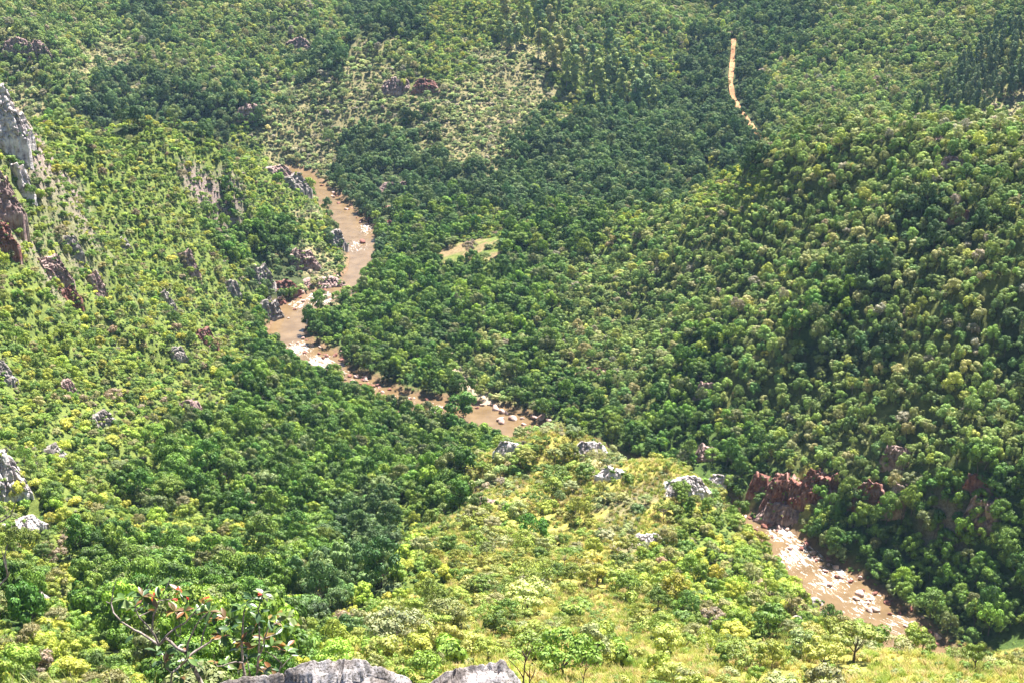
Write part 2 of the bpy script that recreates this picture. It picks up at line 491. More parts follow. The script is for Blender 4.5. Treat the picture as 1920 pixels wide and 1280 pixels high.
# bare rock where it is steep
sx = N(nt, 'ShaderNodeSeparateXYZ'); L_(geo.outputs['Normal'], sx.inputs[0])
mr = N(nt, 'ShaderNodeMapRange'); mr.inputs['From Min'].default_value = 0.55; mr.inputs['From Max'].default_value = 0.42
L_(sx.outputs['Z'], mr.inputs[0])
rk = N(nt, 'ShaderNodeValToRGB'); e = rk.color_ramp.elements
e[0].position = 0.35; e[0].color = (0.10, 0.06, 0.05, 1); e[1].position = 0.65; e[1].color = (0.40, 0.32, 0.29, 1)
L_(n2.outputs['Fac'], rk.inputs[0])
mxc = N(nt, 'ShaderNodeMix', data_type='RGBA')
L_(mr.outputs[0], mxc.inputs['Factor']); L_(mu.outputs[0], mxc.inputs['A']); L_(rk.outputs[0], mxc.inputs['B'])
bd = N(nt, 'ShaderNodeBsdfPrincipled'); bd.inputs['Roughness'].default_value = 0.95; bd.inputs['Specular IOR Level'].default_value = 0.1
L_(mxc.outputs['Result'], bd.inputs['Base Color'])
bp = N(nt, 'ShaderNodeBump'); bp.inputs['Strength'].default_value = 0.8; bp.inputs['Distance'].default_value = 0.8
L_(n2.outputs['Fac'], bp.inputs['Height']); L_(bp.outputs[0], bd.inputs['Normal'])
L_(bd.outputs[0], out.inputs[0])
M_GROUND = m
ground = link('ground', mesh_from('ground', np.stack([GX, GY, GZ], 1), quads, M_GROUND, smooth=True, attrs={'soil': ('FLOAT_COLOR', 'POINT', col4)}))
tag(ground, kind='structure')

# ------------------------------------------------------------------ river
def resample(L, n):
    L = np.asarray(L, float)
    s = np.concatenate([[0], np.cumsum(np.hypot(*np.diff(L, axis=0).T))])
    t = np.linspace(0, s[-1], n)
    return np.stack([np.interp(t, s, L[:, 0]), np.interp(t, s, L[:, 1])], 1)
_k = np.linspace(0, 1, min(len(LBw), len(RBw)))
def by_index(L, n):
    t = np.linspace(0, len(L) - 1, n); i = np.arange(len(L))
    return np.stack([np.interp(t, i, L[:, 0]), np.interp(t, i, L[:, 1])], 1)
NS, NC = 1400, 26
A_, B_ = by_index(LBw, NS), by_index(RBw, NS)
u = np.linspace(-0.12, 1.12, NC)
RX = A_[:, 0:1] * (1 - u) + B_[:, 0:1] * u
RY = A_[:, 1:2] * (1 - u) + B_[:, 1:2] * u
rx, ry = RX.ravel(), RY.ravel()
rpx, rpy, _ = project(rx, ry, np.full(rx.shape, RIVER_Z))
# rapids: pixel centre, reach, strength
RAPIDS = [(690, 428, 26, .85), (670, 462, 24, .8), (688, 495, 18, .3), (600, 560, 30, .95), (560, 572, 20, .9), (560, 655, 30, .95), (600, 680, 32, 1.0), (640, 700, 22, .7), (690, 730, 26, .6),
          (760, 752, 24, .8), (815, 768, 22, .9), (1470, 1000, 40, .95), (1500, 1040, 55, .95), (1560, 1085, 60, .9), (1620, 1135, 60, .75), (1690, 1170, 50, .7), (1000, 812, 18, .6), (540, 600, 22, .25)]
foam = np.zeros(len(rx))
for a, b, r_, s_ in RAPIDS:
    foam = np.maximum(foam, s_ * np.exp(-(((rpx - a) / r_) ** 2 + ((rpy - b) / (r_ * 0.62)) ** 2) ** 1.3 * 0.7))
rz = RIVER_Z + 0.05 + foam * 0.35 * (vnoise(rx / 1.1, ry / 1.1, 4) - 0.3) + 0.03 * vnoise(rx * 2, ry * 2, 9)
ridx = np.arange(NS * NC).reshape(NS, NC)
rq = np.stack([ridx[:-1, :-1], ridx[:-1, 1:], ridx[1:, 1:], ridx[1:, :-1]], -1).reshape(-1, 4)
m, nt, out = new_mat('muddy_water')
L_ = nt.links.new
geo = N(nt, 'ShaderNodeNewGeometry')
fo = N(nt, 'ShaderNodeAttribute', attribute_type='GEOMETRY', attribute_name='foam')
ns = N(nt, 'ShaderNodeTexNoise'); ns.inputs['Scale'].default_value = 0.42; ns.inputs['Detail'].default_value = 7; ns.inputs['Roughness'].default_value = 0.72; ns.inputs['Distortion'].default_value = 1.6
mpn = N(nt, 'ShaderNodeMapping'); mpn.inputs['Scale'].default_value = (1.0, 0.75, 1)
L_(geo.outputs['Position'], mpn.inputs[0]); L_(mpn.outputs[0], ns.inputs['Vector'])
th = N(nt, 'ShaderNodeMapRange'); th.inputs['From Min'].default_value = 0; th.inputs['From Max'].default_value = 1
th.inputs['To Min'].default_value = 0.74; th.inputs['To Max'].default_value = 0.46
L_(fo.outputs['Fac'], th.inputs[0])
sb = N(nt, 'ShaderNodeMath', operation='SUBTRACT'); L_(ns.outputs['Fac'], sb.inputs[0]); L_(th.outputs[0], sb.inputs[1])
ml = N(nt, 'ShaderNodeMath', operation='MULTIPLY'); ml.inputs[1].default_value = 12; ml.use_clamp = True
L_(sb.outputs[0], ml.inputs[0])
n3 = N(nt, 'ShaderNodeTexNoise'); n3.inputs['Scale'].default_value = 0.12; n3.inputs['Detail'].default_value = 4
L_(geo.outputs['Position'], n3.inputs['Vector'])
cw = N(nt, 'ShaderNodeValToRGB'); e = cw.color_ramp.elements
e[0].position = 0.35; e[0].color = (0.115, 0.075, 0.038, 1); e[1].position = 0.7; e[1].color = (0.17, 0.115, 0.062, 1)
L_(n3.outputs['Fac'], cw.inputs[0])
mw = N(nt, 'ShaderNodeMix', data_type='RGBA'); mw.inputs['B'].default_value = (0.62, 0.57, 0.54, 1)
L_(ml.outputs[0], mw.inputs['Factor']); L_(cw.outputs[0], mw.inputs['A'])
bw = N(nt, 'ShaderNodeBsdfPrincipled'); bw.inputs['IOR'].default_value = 1.33
L_(mw.outputs['Result'], bw.inputs['Base Color'])
ro = N(nt, 'ShaderNodeMapRange'); ro.inputs['To Min'].default_value = 0.16; ro.inputs['To Max'].default_value = 0.7
L_(ml.outputs[0], ro.inputs[0]); L_(ro.outputs[0], bw.inputs['Roughness'])
nb = N(nt, 'ShaderNodeTexNoise'); nb.inputs['Scale'].default_value = 1.3; nb.inputs['Detail'].default_value = 6
L_(mpn.outputs[0], nb.inputs['Vector'])
bb = N(nt, 'ShaderNodeBump'); bb.inputs['Strength'].default_value = 0.35; bb.inputs['Distance'].default_value = 0.4
L_(nb.outputs['Fac'], bb.inputs['Height']); L_(bb.outputs[0], bw.inputs['Normal'])
L_(bw.outputs[0], out.inputs[0])
M_WATER = m
arc = np.concatenate([[0], np.cumsum(np.hypot(np.diff(A_[:, 0] + B_[:, 0]), np.diff(A_[:, 1] + B_[:, 1])) / 2)])
wid = np.hypot(A_[:, 0] - B_[:, 0], A_[:, 1] - B_[:, 1])
flow = np.stack([np.repeat(arc[:, None] * 0.42, NC, 1), u[None, :] * wid[:, None] * 1.15, 0 * RX], -1).reshape(-1, 3)
fa = N(nt, 'ShaderNodeAttribute', attribute_type='GEOMETRY', attribute_name='flow')
L_(fa.outputs['Vector'], ns.inputs['Vector']); L_(fa.outputs['Vector'], nb.inputs['Vector'])
river = link('river', mesh_from('river', np.stack([rx, ry, rz], 1), rq, M_WATER, smooth=True, attrs={'foam': ('FLOAT', 'POINT', foam), 'flow': ('FLOAT_VECTOR', 'POINT', flow)}))
tag(river, kind='structure')

# dirt road up the far hillside
def ribbon(path, width, lift, n=90):
    p = resample(path, n)
    d = np.gradient(p, axis=0); d /= np.maximum(np.hypot(d[:, 0], d[:, 1])[:, None], 1e-6)
    nrm = np.stack([d[:, 1], -d[:, 0]], 1)
    us = np.linspace(-0.5, 0.5, 5)
    wv = width * (1 + 0.3 * (vnoise(np.arange(n) / 5.0, np.zeros(n), 3) - 0.5))
    X = p[:, 0:1] + nrm[:, 0:1] * us * wv[:, None]; Y = p[:, 1:2] + nrm[:, 1:2] * us * wv[:, None]
    hc = height(p[:, 0], p[:, 1])
    Z = np.maximum(height(X.ravel(), Y.ravel()).reshape(X.shape), hc[:, None] - 0.3) + lift
    ii = np.arange(n * 5).reshape(n, 5)
    q = np.stack([ii[:-1, :-1], ii[:-1, 1:], ii[1:, 1:], ii[1:, :-1]], -1).reshape(-1, 4)
    return np.stack([X.ravel(), Y.ravel(), Z.ravel()], 1), q
M_ROAD = noise_mat('orange_dirt', [(0.3, (0.22, 0.095, 0.04)), (0.6, (0.36, 0.19, 0.09)), (0.75, (0.42, 0.27, 0.16))], scale=0.25, bump=0.3)
V, q = ribbon(ROAD, 4.4, 0.9)
tag(link('dirt_road', mesh_from('dirt_road', V, q, M_ROAD, smooth=True)), kind='structure')

# ------------------------------------------------------------------ tree shapes
def leaf_quads(rng, C_, Nn, size, aspect=1.3, tilt=0.32):
    """quads at points C_ facing about Nn"""
    n = len(C_)
    Nn = Nn + rng.normal(0, tilt, (n, 3)) * 0.6
    Nn /= np.linalg.norm(Nn, axis=1)[:, None] + 1e-9
    r = rng.normal(size=(n, 3))
    a = np.cross(Nn, r); a /= np.linalg.norm(a, axis=1)[:, None] + 1e-9
    b = np.cross(Nn, a)
    s = size * rng.uniform(0.6, 1.35, n)[:, None]
    a = a * s * aspect * 0.5; b = b * s * 0.5
    bend = Nn * s * 0.18
    V = np.stack([C_ - a, C_ - b * 1.0 + bend, C_ + a, C_ + b * 1.0 + bend], 1).reshape(-1, 3)
    Fq = np.arange(4 * n).reshape(n, 4)
    return V, Fq

def crown(rng, Rr, H, base, nclump, nleaf, leaf, flat=1.0, kind='round', sparse=0.0):
    """leaf clumps through a crown of radius Rr, between heights base and H"""
    cs = []
    hh = (H - base)
    for i in range(nclump):
        for _ in range(50):
            if kind == 'round':
                u = rng.uniform(-0.55, 1.0); ph = rng.uniform(0, 2 * math.pi); rad = math.sqrt(max(0, 1 - u * u)) * rng.uniform(0.45, 0.85)
                c = np.array([math.cos(ph) * rad * Rr, math.sin(ph) * rad * Rr, base + hh * 0.5 + u * hh * 0.36]); cr_ = Rr * rng.uniform(0.22, 0.40)
            elif kind == 'umbrella':
                ph = rng.uniform(0, 2 * math.pi); rad = math.sqrt(rng.uniform(0.02, 1)) * 0.85
                c = np.array([math.cos(ph) * rad * Rr, math.sin(ph) * rad * Rr, base + hh * (0.75 - 0.45 * rad * rad) + rng.normal(0, 0.07) * hh]); cr_ = Rr * rng.uniform(0.17, 0.30)
            elif kind == 'column':
                u = rng.uniform(0, 1); ph = rng.uniform(0, 2 * math.pi); prof = (0.45 + 1.1 * u * (1 - u) * 2) * (1 - u ** 4 * 0.7)
                rad = rng.uniform(0.1, 0.75) * prof
                c = np.array([math.cos(ph) * rad * Rr, math.sin(ph) * rad * Rr, base + u * hh * 0.93]); cr_ = Rr * rng.uniform(0.28, 0.45)
            else:
                ph = rng.uniform(0, 2 * math.pi); rad = rng.uniform(0, 0.8); c = np.array([math.cos(ph) * rad * Rr, math.sin(ph) * rad * Rr, base + hh * rng.uniform(0.25, 0.75) * (1 - 0.4 * rad)]); cr_ = Rr * rng.uniform(0.25, 0.42)
            if all(np.linalg.norm(c - q) > 0.55 * min(cr_, r_) for q, r_ in cs): break
        cs.append((c, cr_))
    P_, N_, G_ = [], [], []
    per = nleaf // nclump
    for c, r_ in cs:
        d = rng.normal(size=(per, 3)); d /= np.linalg.norm(d, axis=1)[:, None]
        d[:, 2] = np.where(rng.random(per) < 0.72, np.abs(d[:, 2]), d[:, 2])
        rad = r_ * rng.uniform(0.72, 1.08, per)[:, None]
        sq = np.array([1, 1, 0.78 * flat])
        P_.append(c + d * rad * sq); N_.append(d * np.array([1, 1, 1.2]))
        G_.append(np.full(per, rng.uniform(0.78, 1.22)))
    P_ = np.concatenate(P_); N_ = np.concatenate(N_); G_ = np.concatenate(G_)
    if sparse: 
        k = rng.random(len(P_)) > sparse; P_, N_, G_ = P_[k], N_[k], G_[k]
    V, Fq = leaf_quads(rng, P_, N_, leaf)
    g = G_ * rng.uniform(0.75, 1.25, len(P_))
    hue = rng.normal(0, 0.06, len(P_))
    col = np.stack([g * (1 + hue), g, g * (1 - hue), np.ones(len(P_))], 1)
    return V, Fq, col, cs

def trunk_parts(rng, H, base, cs, rt, nlimb=6, kind='round'):
    parts = []
    lean = rng.normal(0, 0.06 * H, 2)
    top = np.array([lean[0], lean[1], base + (H - base) * (0.35 if kind != 'column' else 0.8)])
    p0 = np.array([0, 0, -1.0]); fork = top * (0.5 if kind == 'umbrella' else 0.6)
    fork[2] = max(fork[2], base * 0.75)
    parts.append(tube([p0, [lean[0] * .1, lean[1] * .1, 0.2], fork, top], [rt * 1.35, rt, rt * 0.7, rt * 0.3], 6))
    sel = rng.permutation(len(cs))[:nlimb]
    for i in sel:
        c, r_ = cs[i]
        f = fork if rng.random() < 0.6 else (fork + top) / 2
        mid = f + (c - f) * 0.5 + np.array([0, 0, -0.06 * H]) + rng.normal(0, 0.02 * H, 3)
        parts.append(tube([f, mid, c], [rt * 0.5, rt * 0.33, rt * 0.1], 5))
    return parts

def make_tree(seed, kind, Rr, H, base, nclump, nleaf, leaf, rt=0.22, nlimb=6, sparse=0.0, flat=1.0):
    rng = np.random.default_rng(seed)
    V, Fq, col, cs = crown(rng, Rr, H, base, nclump, nleaf, leaf, flat, kind, sparse)
    tv, tf = join_parts(trunk_parts(rng, H, base, cs, rt, nlimb, kind))
    return (V, Fq, col), (tv, tf)

# unit trees (crown radius about 1) scaled on placing; name -> list of meshes
SPEC = {
 'round':    [(11, 'round', 1.0, 1.75, 0.35, 17, 2080, 0.084), (12, 'round', 1.0, 1.55, 0.25, 14, 1920, 0.088), (13, 'round', 1.05, 1.95, 0.45, 20, 2240, 0.080), (14, 'round', 0.95, 1.6, 0.2, 12, 1760, 0.096)],
 'umbrella': [(21, 'umbrella', 1.0, 1.45, 0.55, 20, 1840, 0.076), (22, 'umbrella', 1.05, 1.3, 0.45, 24, 2080, 0.072), (23, 'umbrella', 1.0, 1.6, 0.7, 17, 1440, 0.080)],
 'shrub':    [(31, 'shrub', 1.0, 1.35, 0.0, 9, 1120, 0.120), (32, 'shrub', 1.0, 1.1, 0.0, 11, 1200, 0.112)],
 'sparse':   [(41, 'umbrella', 1.0, 1.6, 0.5, 16, 832, 0.068), (42, 'round', 1.0, 1.7, 0.3, 14, 896, 0.068)],
 'column':   [(51, 'column', 1.0, 4.2, 1.1, 22, 2400, 0.136), (52, 'column', 1.0, 4.8, 1.5, 24, 2400, 0.136), (53, 'column', 1.1, 3.7, 0.9, 20, 2240, 0.144)],
}
VARIANTS = []     # (key, crown mesh, trunk mesh, joined mesh, crown radius)
for key, lst in SPEC.items():
    for (sd, kd, Rr, H, b, nc, nl, lf) in lst:
        (V, Fq, col), (tv, tf) = make_tree(sd, kd, Rr, H, b, nc, nl, lf, rt=0.045 if key != 'column' else 0.07, nlimb=8 if key in ('umbrella', 'sparse') else 5)
        bark = M_BARK_PALE if key in ('sparse', 'column') else M_BARK
        cm = mesh_from(key + '_crown', V, Fq, M_LEAF, attrs={'leafvar': ('FLOAT_COLOR', 'FACE', col)})
        tm = mesh_from(key + '_trunk', tv, tf, bark, smooth=True)
        JV = np.concatenate([V, tv]); JF = np.concatenate([Fq, tf + len(V)])
        jc = np.concatenate([col, np.ones((len(tf), 4))])
        jm = mesh_from(key + '_tree', JV, JF, mats=[M_LEAF, bark], mi=np.concatenate([np.zeros(len(Fq)), np.ones(len(tf))]),
                       attrs={'leafvar': ('FLOAT_COLOR', 'FACE', jc)})
        VARIANTS.append((key, cm, tm, jm))
VK = {}
for i, v in enumerate(VARIANTS): VK.setdefault(v[0], []).append(i)

def instancer(name, pts, scale, rot, variant, tint, meshes, label, cat, kind='stuff'):
    """one object whose points carry copies of the given meshes"""
    me = bpy.data.meshes.new(name)
    me.vertices.add(len(pts)); me.vertices.foreach_set('co', np.asarray(pts, np.float32).ravel())
    def put(an, ty, key, d):
        a = me.attributes.new(an, ty, 'POINT'); a.data.foreach_set(key, np.asarray(d).ravel())
    put('scl', 'FLOAT_VECTOR', 'vector', np.asarray(scale, np.float32))
    put('rotz', 'FLOAT_VECTOR', 'vector', np.asarray(rot, np.float32))
    put('variant', 'INT', 'value', np.asarray(variant, np.int32))
    put('tint', 'FLOAT_VECTOR', 'vector', np.asarray(tint, np.float32))
    me.update()
    o = link(name, me)
    o.color = (0, 0, 0, 1)
    ng = bpy.data.node_groups.new(name + '_scatter', 'GeometryNodeTree')
    ng.interface.new_socket('Geometry', in_out='INPUT', socket_type='NodeSocketGeometry')
    ng.interface.new_socket('Geometry', in_out='OUTPUT', socket_type='NodeSocketGeometry')
    gi = ng.nodes.new('NodeGroupInput'); go = ng.nodes.new('NodeGroupOutput')
    jn = ng.nodes.new('GeometryNodeJoinGeometry')
    def attr(an, ty):
        n = ng.nodes.new('GeometryNodeInputNamedAttribute'); n.data_type = ty; n.inputs[0].default_value = an; return n.outputs[0]
    sc_, ro_, va_ = attr('scl', 'FLOAT_VECTOR'), attr('rotz', 'FLOAT_VECTOR'), attr('variant', 'INT')
    used = sorted(set(int(v) for v in variant))
    for k in used:
        po = bpy.data.objects.new(meshes[k].name, meshes[k])
        oi = ng.nodes.new('GeometryNodeObjectInfo'); oi.inputs['Object'].default_value = po
        oi.inputs['As Instance'].default_value = False
        g2 = ng.nodes.new('GeometryNodeGeometryToInstance')
        cmpn = ng.nodes.new('FunctionNodeCompare'); cmpn.data_type = 'INT'; cmpn.operation = 'EQUAL'
        ng.links.new(va_, cmpn.inputs[2]); cmpn.inputs[3].default_value = k
        ip = ng.nodes.new('GeometryNodeInstanceOnPoints')
        ng.links.new(gi.outputs[0], ip.inputs['Points']); ng.links.new(cmpn.outputs[0], ip.inputs['Selection'])
        ng.links.new(oi.outputs['Geometry'], g2.inputs[0]); ng.links.new(g2.outputs[0], ip.inputs['Instance'])
        ng.links.new(ro_, ip.inputs['Rotation']); ng.links.new(sc_, ip.inputs['Scale'])
        ng.links.new(ip.outputs[0], jn.inputs[0])
    ng.links.new(jn.outputs[0], go.inputs[0])
    md = o.modifiers.new('scatter', 'NODES'); md.node_group = ng
    tag(o, label, cat, kind=kind)
    return o

# ------------------------------------------------------------------ rock outcrops
def block(rng, sx, sy, sz):
    """angular block: hull-like box with cut, jittered corners"""
    v = np.array([[x, y, z] for z in (-1, 0.1, 1) for x, y in ((-1, -1), (1, -1), (1, 1), (-1, 1))], float)
    tp = rng.uniform(0.55, 0.9); v[8:, :2] *= tp; v[:4, :2] *= 1.08
    v += rng.normal(0, 0.13, v.shape)
    v *= np.array([sx, sy, sz]) * 0.5
    f = [(0, 3, 2, 1), (8, 9, 10, 11)]
    for lv in (0, 4):
        for k in range(4):
            k2 = (k + 1) % 4
            f.append((lv + k, lv + k2, lv + 4 + k2, lv + 4 + k))
    a = rng.uniform(0, 0.6) + rng.integers(0, 4) * 1.57
    c, s = math.cos(a), math.sin(a)
    Rm = np.array([[c, -s, 0], [s, c, 0], [0, 0, 1]])
    t = rng.normal(0, 0.08); c, s = math.cos(t), math.sin(t)
    Rt = np.array([[1, 0, 0], [0, c, -s], [0, s, c]])
    return v @ (Rm @ Rt).T, np.array(f)

def cells(u, v, seed):
    """nearest-cell random value and distance to the second nearest minus nearest (joints)"""
    iu = np.floor(u); iv = np.floor(v)
    best = np.full(u.shape, 9.0); sec = np.full(u.shape, 9.0); val = np.zeros(u.shape)
    for du in (-1, 0, 1):
        for dv in (-1, 0, 1):
            cu = iu + du; cv_ = iv + dv
            a = cu + _h(cu, cv_, seed); b = cv_ + _h(cu, cv_, seed + 5)
            d = np.hypot(u - a, v - b); r_ = _h(cu, cv_, seed + 9)
            nb_ = d < best
            sec = np.where(nb_, best, np.minimum(sec, d)); val = np.where(nb_, r_, val); best = np.where(nb_, d, best)
    return val, sec - best

def outcrop(seed, px, py, wpx, hpx, mat):
    """a jointed rock face let into the slope, following the land at its foot and behind its brow"""
    x0, y0, z0 = hit(px, py)
    sl = math.sqrt(x0 * x0 + y0 * y0 + z0 * z0)
    k_ = 0.82 if px < 480 and px > 60 else 1.0
    w = wpx * sl / F * 1.12 * k_; h = hpx * sl / F / 0.93 * k_
    e = 6.0
    hh = height([x0 + e, x0 - e, x0, x0], [y0, y0, y0 + e, y0 - e])
    g = np.array([hh[0] - hh[1], hh[2] - hh[3]]) / (2 * e)
    dn = -g; dn = dn / (np.hypot(*dn) + 1e-6) * min(1.0, np.hypot(*g) * 1.6)
    f = dn * 0.6 + np.array([-x0, -y0]) / math.hypot(x0, y0) * 0.7
    f /= np.hypot(*f)
    side = np.array([-f[1], f[0]])
    nu = int(np.clip(wpx * 0.9, 34, 90)); nv = int(np.clip(hpx * 1.1, 34, 100))
    U_, V_ = np.meshgrid(np.linspace(-1, 1, nu), np.linspace(0, 1, nv))
    rs = np.random.default_rng(seed)
    env1 = 1 - np.abs(U_) ** 4.5 * 0.9
    jag, _ = cells(U_ * max(2.5, w / 9) + seed, U_ * 0 + 0.5, seed)
    env1 = np.clip(env1 * (0.74 + 0.24 * jag) + 0.08 * fbm(U_ * 5 + seed, U_ * 0, seed, 3), 0.02, 1.1)
    face = np.clip(V_ / 0.68, 0, 1); top = np.clip((V_ - 0.68) / 0.32, 0, 1)
    L = max(0.65 * w, 0.9 * h)
    yb = y0 + L * 0.9; gb = float(height([x0 - f[0] * L * 0.9], [y0 - f[1] * L * 0.9])[0])
    h = min(h, max(gb - z0, 0) + 0.22 * h + 0.8)
    back = L * (0.30 * face ** 1.2 + 0.70 * top)
    k1, j1 = cells(U_ * w / 5.5 + seed * 3.1, face * h / 10.0, seed + 1)
    k2, j2 = cells(U_ * w / 2.4 + seed, face * h / 4.2 + 3, seed + 2)
    k3, j3 = cells(U_ * w / 14 + seed, face * h / 3.2 + 7, seed + 4)
    out_ = (k1 - 0.4) * 2.4 + (k2 - 0.4) * 1.5 + (k3 - 0.5) * 1.6 - 1.2 * (j1 < 0.10) - 0.6 * (j2 < 0.12) - 0.6 * (j3 < 0.1)
    out_ = out_ * np.minimum(1, w / 22) * (0.3 + 0.7 * np.sin(np.clip(V_ * 1.25, 0, 1) * math.pi) ) * np.clip(env1 * 1.6, 0, 1) + 0.25 * fbm(U_ * 9, face * 9, seed, 3)
    PX = x0 + side[0] * (U_ * w / 2 * (1 - 0.12 * face)) + f[0] * (out_ - back + 0.12 * L)
    PY = y0 + side[1] * (U_ * w / 2 * (1 - 0.12 * face)) + f[1] * (out_ - back + 0.12 * L)
    gz = height(PX.ravel(), PY.ravel()).reshape(PX.shape)
    cut = 0.8 * (k2 - 0.5)
    zf = z0 + face * h * env1 + cut * face
    PZ = np.where(V_ <= 0.68, np.where(face < 0.03, np.minimum(z0, gz) - 2, np.maximum(zf, gz - 1.0)), zf * (1 - top ** 1.5) + (gz - 1.2) * top ** 1.5)
    PZ = np.where(np.abs(U_) > 0.985, gz - 1.5, PZ)
    V = np.stack([PX.ravel() - x0, PY.ravel() - y0, PZ.ravel() - z0], 1)
    ii = np.arange(nu * nv).reshape(nv, nu)
    q = np.stack([ii[:-1, :-1], ii[:-1, 1:], ii[1:, 1:], ii[1:, :-1]], -1).reshape(-1, 4)
    return mesh_from('rock_outcrop', V, q, mat), (x0, y0, z0)

ROCKS = [ # px, py (foot), width px, height px, material, label
 (14, 268, 66, 112, 'w', 'tall pale grey buttress standing highest on the left slope'),
 (46, 262, 34, 50, 'w', 'narrow grey pillar just under the highest buttress on the left'),
 (10, 410, 70, 90, 'p', 'shaded grey and pink crag halfway up the upper left slope'),
 (4, 470, 60, 60, 'r', 'dark red crag at the foot of the upper left cliffs'),
 (52, 375, 26, 60, 'w', 'leaning grey rock rib beside the shaded upper left crag'),
 (105, 535, 80, 70, 'p', 'broken purple grey crag among dark bushes below the upper cliffs'),
 (140, 480, 40, 45, 'g', 'small pale crag above the broken purple grey one'),
 (130, 570, 60, 40, 'r', 'low reddish ledge under the broken purple grey crag'),
 (8, 720, 50, 60, 'g', 'pale leaning rock at the picture edge halfway down the left slope'),
 (18, 935, 70, 112, 'w', 'long whitish rock face streaked with red on the lower left slope'),
 (50, 1000, 78, 60, 'w', 'craggy pinkish foot of the whitish rock face on the lower left'),
 (75, 1130, 48, 90, 'g', 'thin dark slanting rock fin among lime bushes on the lower left'),
 (110, 860, 45, 60, 'g', 'pale rock strip above the whitish lower left face'),
 (130, 745, 40, 50, 'p', 'tan ledge with hanging grass on the left slope'),
 (198, 800, 62, 52, 'g', 'square cut grey cliff with a grassy top on the left slope'),
 (372, 790, 40, 90, 'p', 'tall narrow pinkish rib running down the middle left slope'),
 (338, 680, 36, 50, 'g', 'dark split rock between two trees on the middle left slope'),
 (392, 650, 50, 62, 'r', 'brown and red crag above the bend of the river slope'),
 (320, 580, 24, 50, 'g', 'small grey rib high on the middle left slope'),
 (188, 560, 34, 60, 'p', 'pale pink rib east of the purple grey crag'),
 (235, 470, 34, 30, 'g', 'small grey knob in bright bushes on the upper left slope'),
 (362, 520, 34, 60, 'p', 'pale slanting rib beside the wooded hollow'),
 (495, 540, 44, 56, 'g', 'pointed grey crag over the river bend'),
 (535, 550, 56, 44, 'r', 'bright red cliff above the boulders at the river bend'),
 (572, 505, 56, 60, 'p', 'brown fluted cliff above the red cliff by the river'),
 (605, 540, 80, 40, 'p', 'big rounded pink rock shelf at the river bend'),
 (440, 560, 36, 40, 'g', 'grey crag half hidden in the wooded hollow'),
 (512, 600, 44, 50, 'g', 'dark grey wall dropping into the river pool'),
 (636, 465, 36, 50, 'g', 'dark crag at the waterside above the white rapids'),
 (560, 362, 52, 56, 'g', 'grey cliff ending the left ridge above the river'),
 (525, 335, 60, 42, 'p', 'pale stony slope beside the cliff that ends the left ridge'),
 (745, 362, 74, 56, 'p', 'blocky purple tower of rock above the far river bank'),
 (728, 400, 40, 44, 'r', 'red lower step of the rock tower by the far river bank'),
 (722, 425, 30, 30, 'r', 'small red rock where the tower meets the river'),
 (798, 172, 50, 40, 'r', 'red rock face on the far central hill'),
 (742, 180, 60, 34, 'p', 'purple broken band left of the red face on the far central hill'),
 (74, 112, 50, 40, 'p', 'purple cliff on the hill behind the left ridge'),
 (30, 98, 46, 26, 'p', 'low purple ledge on the hill behind the left ridge'),
 (560, 95, 50, 30, 'p', 'far off brown ledge beside the dark side valley'),
 (470, 225, 60, 34, 'p', 'stony band at the foot of the far central hill'),
 (1108, 850, 60, 46, 'w', 'grey fluted cliff on the right side of the nearer grassy knoll'),
 (950, 860, 56, 44, 'w', 'grey rim of rock on the left side of the grassy knoll'),
 (905, 948, 44, 40, 'p', 'dark capped boulder crag below the left rim of the knoll'),
 (1145, 900, 62, 36, 'w', 'bare pink slab between the two knolls'),
 (1290, 930, 86, 62, 'w', 'grey fluted cliff below the second knoll'),
 (1345, 918, 48, 42, 'w', 'pale rounded crag right of the fluted cliff'),
 (1215, 1020, 56, 56, 'w', 'pale pink crag in the middle of the sunlit spur'),
 (1130, 1075, 40, 20, 'p', 'flat pink stone patch on the sunlit spur'),
 (1490, 1172, 46, 36, 'g', 'grey block of rock on the wooded edge above the lower river'),
 (1528, 1140, 40, 50, 'g', 'pale split crag overlooking the lower river rapids'),
 (1545, 1165, 30, 34, 'g', 'lower dark step of the split crag over the lower rapids'),
 (1110, 705, 60, 34, 'r', 'red cliff in dark trees above the middle pool'),
 (1320, 862, 40, 52, 'p', 'purple crag in the wood behind the second knoll'),
 (1322, 750, 44, 36, 'p', 'small pink crag high above the second knoll'),
 (1420, 930, 40, 50, 'r', 'dark red corner of the gorge wall'),
 (1470, 960, 84, 70, 'r', 'bright red wall above the head of the lower rapids'),
 (1530, 945, 84, 60, 'r', 'long red wall with bushes on its ledges above the lower rapids'),
 (1462, 985, 90, 34, 'p', 'layered purple shelf at the head of the lower rapids'),
 (1625, 965, 66, 54, 'r', 'red brown crag in the middle of the right gorge side'),
 (1675, 975, 40, 60, 'p', 'pale pillar beside the red brown crag'),
 (1675, 885, 56, 44, 'p', 'purple outcrop above the right gorge side'),
 (1838, 1000, 72, 60, 'p', 'broad purple and red crag near the right edge'),
 (1828, 930, 60, 30, 'r', 'small red ledge above the broad crag near the right edge'),
 (1795, 425, 40, 24, 'r', 'small red scar high on the right hill'),
 (1785, 318, 44, 22, 'p', 'purple hollow near the crest of the right hill'),
 (1755, 262, 30, 12, 'p', 'bare tan stones on the crest of the right hill'),
 (1895, 235, 60, 30, 'p', 'pale stony patch at the far right below the gum trees'),
]
ROCK_P = []; ROCK_BUSH = []
def w_area(a, b, l): return a * b * (np.dot(l, l) / F / F)
mats_ = {'w': M_ROCK_PALE, 'g': M_ROCK_GREY, 'p': M_ROCK_PINK, 'r': M_ROCK_RED}
